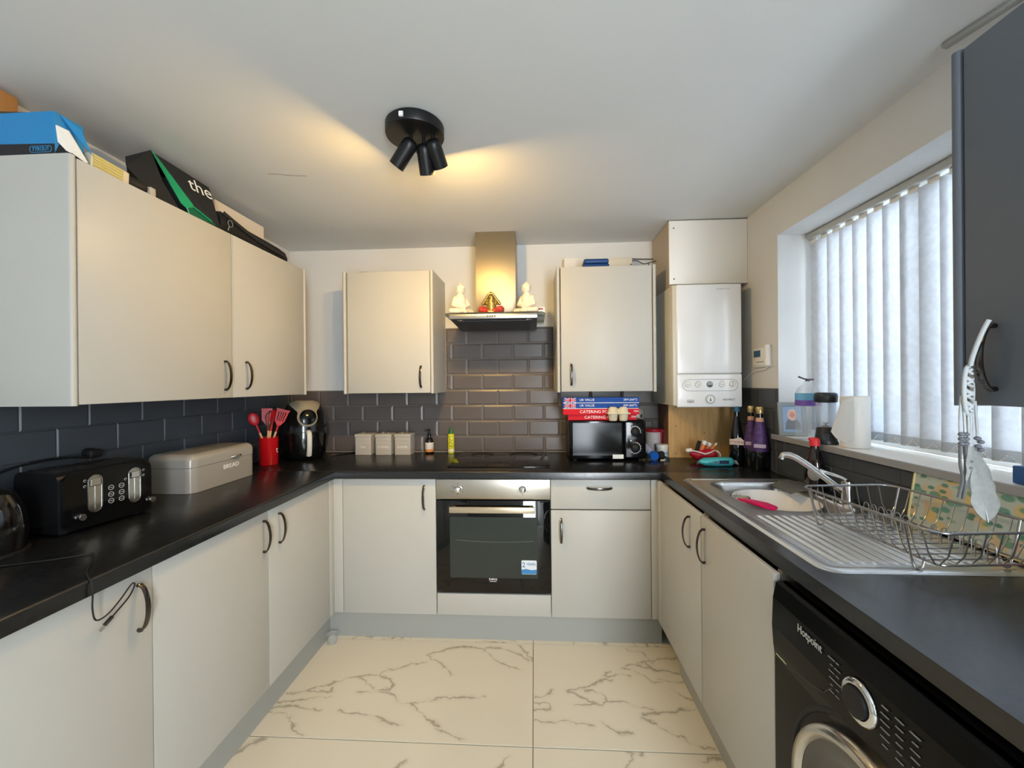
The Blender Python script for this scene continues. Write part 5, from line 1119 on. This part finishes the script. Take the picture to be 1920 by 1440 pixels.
# biscuit packet
t = thing('biscuit_packet', 'turquoise biscuit packet lying in front of the red cup', 'packet', (.975, 2.215, TZ), math.radians(2))
bm = B(); secs = []
for i, (x, hy_, hz_) in enumerate(((-.095, .010, .006), (-.088, .016, .012), (-.07, .024, .020), (-.05, .026, .023), (.0, .027, .024), (.05, .027, .024), (.072, .026, .024), (.078, .022, .018), (.088, .014, .008))):
    secs.append([bm.verts.new((x, hy_ * math.cos(a), .025 + hz_ * math.sin(a) * (1 + .06 * math.sin(i * 2 + a * 3)))) for a in [k * PI / 8 for k in range(16)]])
for a, b in zip(secs[:-1], secs[1:]):
    for k in range(16): bm.faces.new((a[k], a[(k + 1) % 16], b[(k + 1) % 16], b[k]))
bm.faces.new(secs[0]); bm.faces.new(secs[-1]); pk = obj('wrapper', bm, mat('turquoise_foil', '4DBFC6', .25, .2, bump=.4, bscale=40), t, world=False, smooth=60)
obj('print_panel', box(B(), .0, .050, -.0275, -.026, .018, .036), mat('navy_print', '1F3550', .5), pk, world=False)
text('lettering', 'OREO', .015, (-.018, -.0275, .027), (1, 0, 0), (0, 0, 1), pk, mat('maroon_print', '8A3A48', .5), world=False)
obj('crimped_end', prism(B(), [(.083, -.012, .018), (.108, -.018, .010), (.104, .0, .030), (.084, .006, .032)], (0, .002, 0)), mat('foil_silver', 'B5B8BA', .3, .7), pk, world=False)
obj('crimped_end', prism(B(), [(-.09, -.012, .018), (-.112, -.016, .030), (-.108, .0, .010), (-.09, .006, .032)], (0, .002, 0)), MATS['foil_silver'], pk, world=False)
# bottles in the right corner
def bottle(label, x, y, cap, body, lab, word, s=1.0, capz=0):
    t = thing('drink_bottle', label, 'bottle', (x, y, TZ), 0, 'tall drink bottles in the back right corner')
    bm = B(); lathe(bm, [(.034 * s, 0), (.040 * s, .006), (.041 * s, .10), (.040 * s, .125), (.030 * s, .19), (.017 * s, .255), (.0145, .27), (.0145, .30), (0, .30)], 28); bd = obj('bottle_body', bm, body, t, world=False, smooth=50)
    bm = B(); lathe(bm, [(.0165, .288), (.017, .290), (.017, .320), (.015, .323), (0, .323)], 20); obj('cap', bm, cap, t, world=False, smooth=50)
    if lab:
        bm = B(); lathe(bm, [(.0412 * s, .098), (.0415 * s, .10), (.0406 * s, .126), (.0308 * s, .191), (.020 * s, .247)], 28, cap=False); obj('label_wrap', bm, lab, bd, world=False, smooth=50)
        bm = B(); lathe(bm, [(.0207 * s, .2475), (.0185 * s, .262), (.0168 * s, .268)], 24, cap=False); obj('neck_band', bm, mat('peach_print', 'C99A84', .5), bd, world=False, smooth=50)
    d = Vector((-x, -y, 0)).normalized(); r = Vector((-d.y, d.x, 0))
    if lab: obj('label_patch', prism(B(), [d * (.0418 * s) + r * a + Vector((0, 0, b)) for a, b in ((-.026, .118), (.026, .118), (.026, .136), (-.026, .136))], d * .0012), mat('lilac_print', 'C9B8D0', .5), bd, world=False)
    if word:
        obj('label_patch', prism(B(), [d * (.0425 * s) + r * a + Vector((0, 0, b)) for a, b in ((-.034, .112), (.034, .112), (.036, .134), (.018, .152), (-.02, .142), (-.034, .142))], d * .0012), mat('patch_cream', 'DED2C8', .5), bd, world=False)
        text('lettering', word, .0175, d * (.0438 * s) + Vector((0, 0, .126)), r, (0, 0, 1), bd, mat('red_print', 'A32A30', .5), world=False)
    return t
M_bb2 = mat('dark_liquid_glass', '0B1116', .07, coat=.5); M_pl = mat('purple_label', '533A74', .45, vary=.4, vscale=70); M_gold = mat('gold_cap', 'BFA777', .3, .7)
bottle('dark bottle with blue cap and cream red-lettered label, leftmost of the corner bottles', 1.104, 2.268, mat('teal_cap', '2A5F80', .4), M_bb2, None, 'ITTORIA', .92)
bottle('purple-labelled bottle with pale gold cap, middle of the corner bottles', 1.152, 2.212, M_gold, M_bb2, M_pl, None, .88)
bottle('purple-labelled bottle with gold cap, nearest the window', 1.150, 2.126, M_gold, M_bb2, M_pl, None, .95)
# ------------------------------------------------------------------ figures on the hood
HZ = 1.7565
M_pl_ = mat('cream_plaster', 'E9DDC8', .5, bump=.1, bscale=90)
def sitter(label, x, turn):
    t = thing('statue', label, 'statue', (x, 2.285, HZ), turn, 'seated white statues')
    P = [((0, .006, .030), (0, .004, .085), .036, .033), ((0, .004, .085), (0, .004, .100), .034, .026), ((0, 0, .105), (0, -.002, .125), .018, .018),
         ((0, -.006, .140), (0, -.006, .150), .0265, .026), ((0, .000, .172), (0, 0, .172), .012, .012),
         ((-.030, .004, .092), (-.046, -.006, .055), .014, .012), ((-.046, -.006, .055), (-.010, -.036, .040), .011, .009), ((.030, .004, .092), (.046, -.006, .055), .014, .012), ((.046, -.006, .055), (.010, -.036, .040), .011, .009),
         ((-.018, .010, .020), (-.060, -.014, .018), .020, .016), ((-.060, -.014, .018), (.012, -.042, .013), .015, .012), ((.018, .010, .020), (.060, -.014, .018), .020, .016), ((.060, -.014, .018), (-.012, -.044, .015), .015, .011), ((0, -.02, .016), (0, .01, .016), .020, .02),
         ((-.019, -.003, .140), (-.020, -.002, .132), .0055, .006), ((.019, -.003, .140), (.020, -.002, .132), .0055, .006), ((0, -.031, .143), (0, -.0325, .139), .0045, .005)]
    bd = obj('figure', blob(P, .0028, 1), M_pl_, t, world=False, smooth=60)
    M_f = mat('plaster_shadow', 'B9A98F', .6)
    for s in (-1, 1): obj('eye', tube(B(), [(s * .004, -.0322, .1475), (s * .009, -.0308, .1465), (s * .013, -.0285, .1475)], .0009, 5), M_f, bd, world=False)
    obj('mouth', tube(B(), [(-.005, -.0318, .1320), (0, -.0324, .1312), (.005, -.0318, .1320)], .0009, 5), M_f, bd, world=False)
    return t
sitter('white seated statue on the hood, left one, turned towards the chimney', -.415, math.radians(32))
sitter('white seated statue on the hood, right one, turned towards the chimney', -.037, math.radians(-22))
t = thing('figurine', 'small gold and red crouching figurine covering its face, middle of the hood', 'figurine', (-.238, 2.285, HZ)); t.scale = (1.15, 1.15, 1.15)
M_go = mat('antique_gold', 'B49A55', .3, .8, bump=.3, bscale=120); M_rr = mat('lacquer_red', 'A8392F', .25, vary=.4, vscale=90)
obj('figure', blob([((0, .004, .022), (0, .0, .055), .026, .024), ((0, 0, .055), (0, -.004, .078), .022, .017), ((0, -.008, .084), (0, -.008, .086), .016, .015),
    ((-.024, -.004, .058), (-.042, -.014, .050), .009, .008), ((-.042, -.014, .050), (-.008, -.026, .098), .008, .0065), ((.024, -.004, .058), (.042, -.014, .050), .009, .008), ((.042, -.014, .050), (.008, -.026, .098), .008, .0065), ((0, -.024, .098), (0, -.022, .104), .007, .006)], .003, 2), M_go, t, world=False, smooth=60)
for s in (-1, 1):
    obj('red_leg', blob([((s * .012, .0, .016), (s * .046, -.012, .022), .015, .020), ((s * .046, -.014, .018), (s * .014, -.034, .012), .016, .011)], .003, 2), M_rr, t, world=False, smooth=60)
obj('open_shell', blob([((-.012, -.035, .008), (.012, -.035, .008), .009, .009)], .003, 2), M_go, t, world=False, smooth=60)
t = thing('small_box', 'small white box with a red printed label on the right end of the hood', 'box', (.035, 2.33, HZ))
sb = obj('carton_body', box(B(), .008, .064, 2.31, 2.35, HZ, HZ + .043, .001), M_white, t)
obj('red_print', box(B(), .022, .056, 2.3088, 2.3102, HZ + .027, HZ + .037), mat('dull_red_print', '9C4A55', .5), sb)
# ------------------------------------------------------------------ on top of the left cabinets
ZT = UZ1 + .0035
t = thing('carton', 'torn bright blue cardboard carton with a black TYROLIT band, near end of the left cabinets', 'box', (-1.5, 1.18, ZT))
bd = obj('carton_body', box(B(), -1.655, -1.372, 1.088, 1.165, ZT, ZT + .125, .002), mat('tyre_blue', '2286C4', .5), t)
bm = B(); prism(bm, [(-1.655, 1.0872, ZT + .001), (-1.371, 1.0872, ZT + .001), (-1.371, 1.0872, ZT + .030), (-1.655, 1.0872, ZT + .037)], (0, .0008, 0)); obj('black_band', bm, mat('ink_black', '16181E', .5), bd)
text('lettering', 'TYROLIT', .0155, (-1.413, 1.0866, ZT + .0155), *FX, bd, mat('print_blue', '3E9AD0', .5), sx=.85)
bm = B(); tube(bm, plane_pts((-1.413, 1.0866, ZT + .0155), *FX, rrect(.066, .018, .006, 3)), .0008, 4, closed=True); obj('logo_outline', bm, MATS['print_blue'], bd)
obj('torn_flap', prism(B(), [(-1.371, 1.09, ZT + .085), (-1.358, 1.11, ZT + .08), (-1.340, 1.145, ZT + .004), (-1.352, 1.12, ZT + .004), (-1.371, 1.095, ZT + .04)], (0, .004, .002)), M_whitem, bd, label='torn white inner cardboard flap')
obj('side_flap', prism(B(), [(-1.372, 1.10, ZT + .125), (-1.352, 1.14, ZT + .10), (-1.340, 1.16, ZT + .035), (-1.358, 1.13, ZT + .08)], (-.003, .003, 0)), MATS['tyre_blue'], bd)
obj('black_flap', prism(B(), [(-1.371, 1.0875, ZT + .001), (-1.336, 1.135, ZT + .001), (-1.371, 1.10, ZT + .036)], (-.002, .003, 0)), MATS['ink_black'], bd)
obj('dark_roll', blob([((-1.62, 1.13, ZT + .125), (-1.44, 1.13, ZT + .118), .034, .028)], .006, 2), mat('dark_olive', '4A4A40', .7), t, smooth=60, label='dark rounded bundle poking out of the carton')
tag(obj('wooden_block', box(B(), -1.655, -1.600, 1.11, 1.175, ZT + .160, CZ - .012, .004, mtx=None), mat('orange_wood', 'B07A42', .6, vary=.1), smooth=40), 'orange-brown wooden block under the ceiling above the blue carton', 'block')
tag(obj('long_box', box(B(), -1.60, -1.525, 1.18, 1.435, ZT, 2.165, .003), mat('offwhite_card', 'DDD3C2', .7)), 'long off-white box lying behind the vent cover on the left cabinets', 'box')
t = thing('vent_cover', 'cream vent cover with yellowed slats on the left cabinet', 'vent', (-1.36, 1.23, ZT))
Mx = Matrix.Translation((-1.352, 1.165, ZT)) @ Matrix.Rotation(math.radians(-3), 4, 'X')
obj('vent_frame', box(B(), -.03, 0, 0, .118, 0, .052, .003, mtx=Mx), mat('cream_card', 'D9CFB4', .6), t)
for k in range(5): obj('slat', box(B(), 0, .0025, .006, .096, .004 + .0095 * k, .0105 + .0095 * k, .0008, mtx=Mx), mat('yellowed_slat', 'CDBE6A', .5), t)
tag(obj('black_pouch', blob([((-1.38, 1.305, ZT + .026), (-1.37, 1.335, ZT + .024), .025, .024)], .005, 2), M_blackm, smooth=60), 'small round black pouch between vent cover and shopping bag', 'pouch')
tag(obj('paper_roll', box(B(), -1.376, -1.346, 1.352, 1.375, ZT, ZT + .035, .004), mat('grey_paper', 'B9B3A8', .7), smooth=40), 'small pale grey packet tucked under the black shopping bag', 'packet')
# shopping bag, faceted
t = thing('shopping_bag', 'black paper shopping bag lettered "the" with green inside, lying open on the left cabinet', 'bag', (-1.43, 1.5, ZT))
def tri_mesh(vs, fs, th=.0015):
    bm = B(); v = [bm.verts.new(p) for p in vs]
    for f in fs: bm.faces.new([v[i] for i in f])
    bmesh.ops.recalc_face_normals(bm, faces=bm.faces)
    if th: bmesh.ops.solidify(bm, geom=list(bm.faces), thickness=th)
    return bm
T0 = (-1.395, 1.405, 2.232); T1 = (-1.430, 1.455, 2.250); L0 = (-1.400, 1.318, 2.128); L1 = (-1.42, 1.335, 2.170); BL = (-1.355, 1.395, ZT + .002); BM = (-1.348, 1.475, ZT + .002); BR = (-1.336, 1.662, ZT + .003)
TR = (-1.400, 1.675, 2.225); MR = (-1.350, 1.52, ZT + .002); BK = (-1.52, 1.45, ZT + .002); BK2 = (-1.52, 1.66, ZT + .002); TB = (-1.52, 1.55, 2.22)
Mbag = mat('bag_black', '1C1D1F', .45, bump=.1); Mgr = mat('bag_green', '12A06E', .4); Mgr2 = mat('bag_green_dark', '0C5F45', .45)
obj('bag_skin', tri_mesh([T0, T1, L0, L1, BL, BM, BR, TR, BK, BK2, TB, (-1.375, 1.43, 2.13), (-1.365, 1.50, 2.135)], [(0, 1, 3), (0, 3, 2), (0, 2, 4, 11), (11, 4, 5), (1, 7, 10), (1, 10, 8, 3), (3, 8, 4, 2), (7, 6, 9, 10), (10, 9, 8)]), Mbag, t)
obj('front_flap', tri_mesh([T1, TR, BR, (-1.352, 1.545, 2.075)], [(0, 1, 2, 3)]), Mbag, t)
obj('green_lining', tri_mesh([T0, (-1.425, 1.452, 2.243), (-1.352, 1.540, 2.085), (-1.346, 1.500, 2.058), (-1.352, 1.482, 2.070)], [(0, 1, 2, 3, 4)]), Mgr, t, label='bright green inside fold')
obj('green_gusset', tri_mesh([(-1.346, 1.500, 2.058), (-1.350, 1.542, 2.078), (-1.341, 1.655, ZT + .008), (-1.343, 1.505, ZT + .002)], [(0, 1, 2, 3)]), Mgr2, t)
obj('green_edge', tube(B(), [(-1.342, 1.508, ZT + .004), (-1.344, 1.500, 2.060), (-1.346, 1.535, 2.078), (-1.338, 1.615, 2.052)], .003, 5), Mgr, t)
bo, br, bu = Vector((-1.390, 1.622, 2.178)), (Vector(TR) - Vector(T1)).normalized(), Vector((0, 0, 1))
nrm = (Vector(TR) - Vector(T1)).cross(Vector(BR) - Vector(T1)).normalized()
if nrm.x < 0: nrm = -nrm
u_ = (bu - nrm * bu.dot(nrm)).normalized(); r_ = u_.cross(nrm); 
bo = Vector(T1) + (Vector(TR) - Vector(T1)) * .76 + (Vector(BR) - Vector(TR)) * .22 + nrm * .0025
text('lettering', 'the', .082, bo, r_, u_, t, M_textw)
t = thing('laptop_bag', 'slim black bag with metal ring and strap on the far left cabinet', 'bag', (-1.38, 1.93, ZT))
bm = B(); sec = []
for i, (y, h_, w2) in enumerate(((1.675, .075, .045), (1.70, .098, .05), (1.74, .088, .055), (1.80, .078, .055), (1.88, .074, .055), (1.98, .072, .055), (2.08, .068, .055), (2.135, .060, .05), (2.148, .04, .045))):
    xc = -1.348 - w2; sec.append([bm.verts.new((xc + w2 * math.copysign(abs(math.cos(a)) ** .6, math.cos(a)), y, ZT + h_ / 2 + h_ / 2 * math.copysign(abs(math.sin(a)) ** .6, math.sin(a)) * (1 + 0 * a))) for a in [k * PI / 8 for k in range(16)]])
for a, b in zip(sec[:-1], sec[1:]):
    for k in range(16): bm.faces.new((a[k], a[(k + 1) % 16], b[(k + 1) % 16], b[k]))
bm.faces.new(sec[0]); bm.faces.new(sec[-1]); lb_ = obj('bag_body', bm, mat('nylon_black', '101113', .6, bump=.3, bscale=200), t, smooth=50)
bm = B(); tube(bm, [(-1.342, 1.722 + .014 * math.cos(a * PI / 10), ZT + .048 + .014 * math.sin(a * PI / 10)) for a in range(20)], .0022, 6, closed=True); tube(bm, [(-1.342, 1.716, ZT + .034), (-1.340, 1.706, ZT + .012)], .0028, 6); obj('metal_ring', bm, M_bright, lb_, smooth=60)
obj('buckle', box(B(), -1.350, -1.3435, 1.90, 1.95, ZT + .032, ZT + .052, .003), M_blackm, lb_)
obj('strap', tube(B(), [(-1.346, 1.69, ZT + .085), (-1.343, 1.78, ZT + .062), (-1.342, 1.9, ZT + .04), (-1.342, 2.05, ZT + .03), (-1.348, 2.13, ZT + .03)], .006, 6, sm=5, flat=(.0016, .009)), mat('strap_black', '202124', .7), lb_, smooth=60)
tag(obj('white_box', box(B(), -1.60, -1.475, 1.80, 2.14, ZT, 2.235, .002), mat('offwhite_card2', 'E4DACA', .7)), 'long cream-white box standing behind the black strap bag, near the ceiling', 'box')
tag(obj('oval_dish', lathe(B(), [(.05, 0), (.075, .008), (.05, .017), (0, .02)], 24, (-1.04, 2.44, ZT), sy=.6), M_dwood, smooth=50), 'dark flat object just visible on top of the cabinet left of the hood', 'dish')
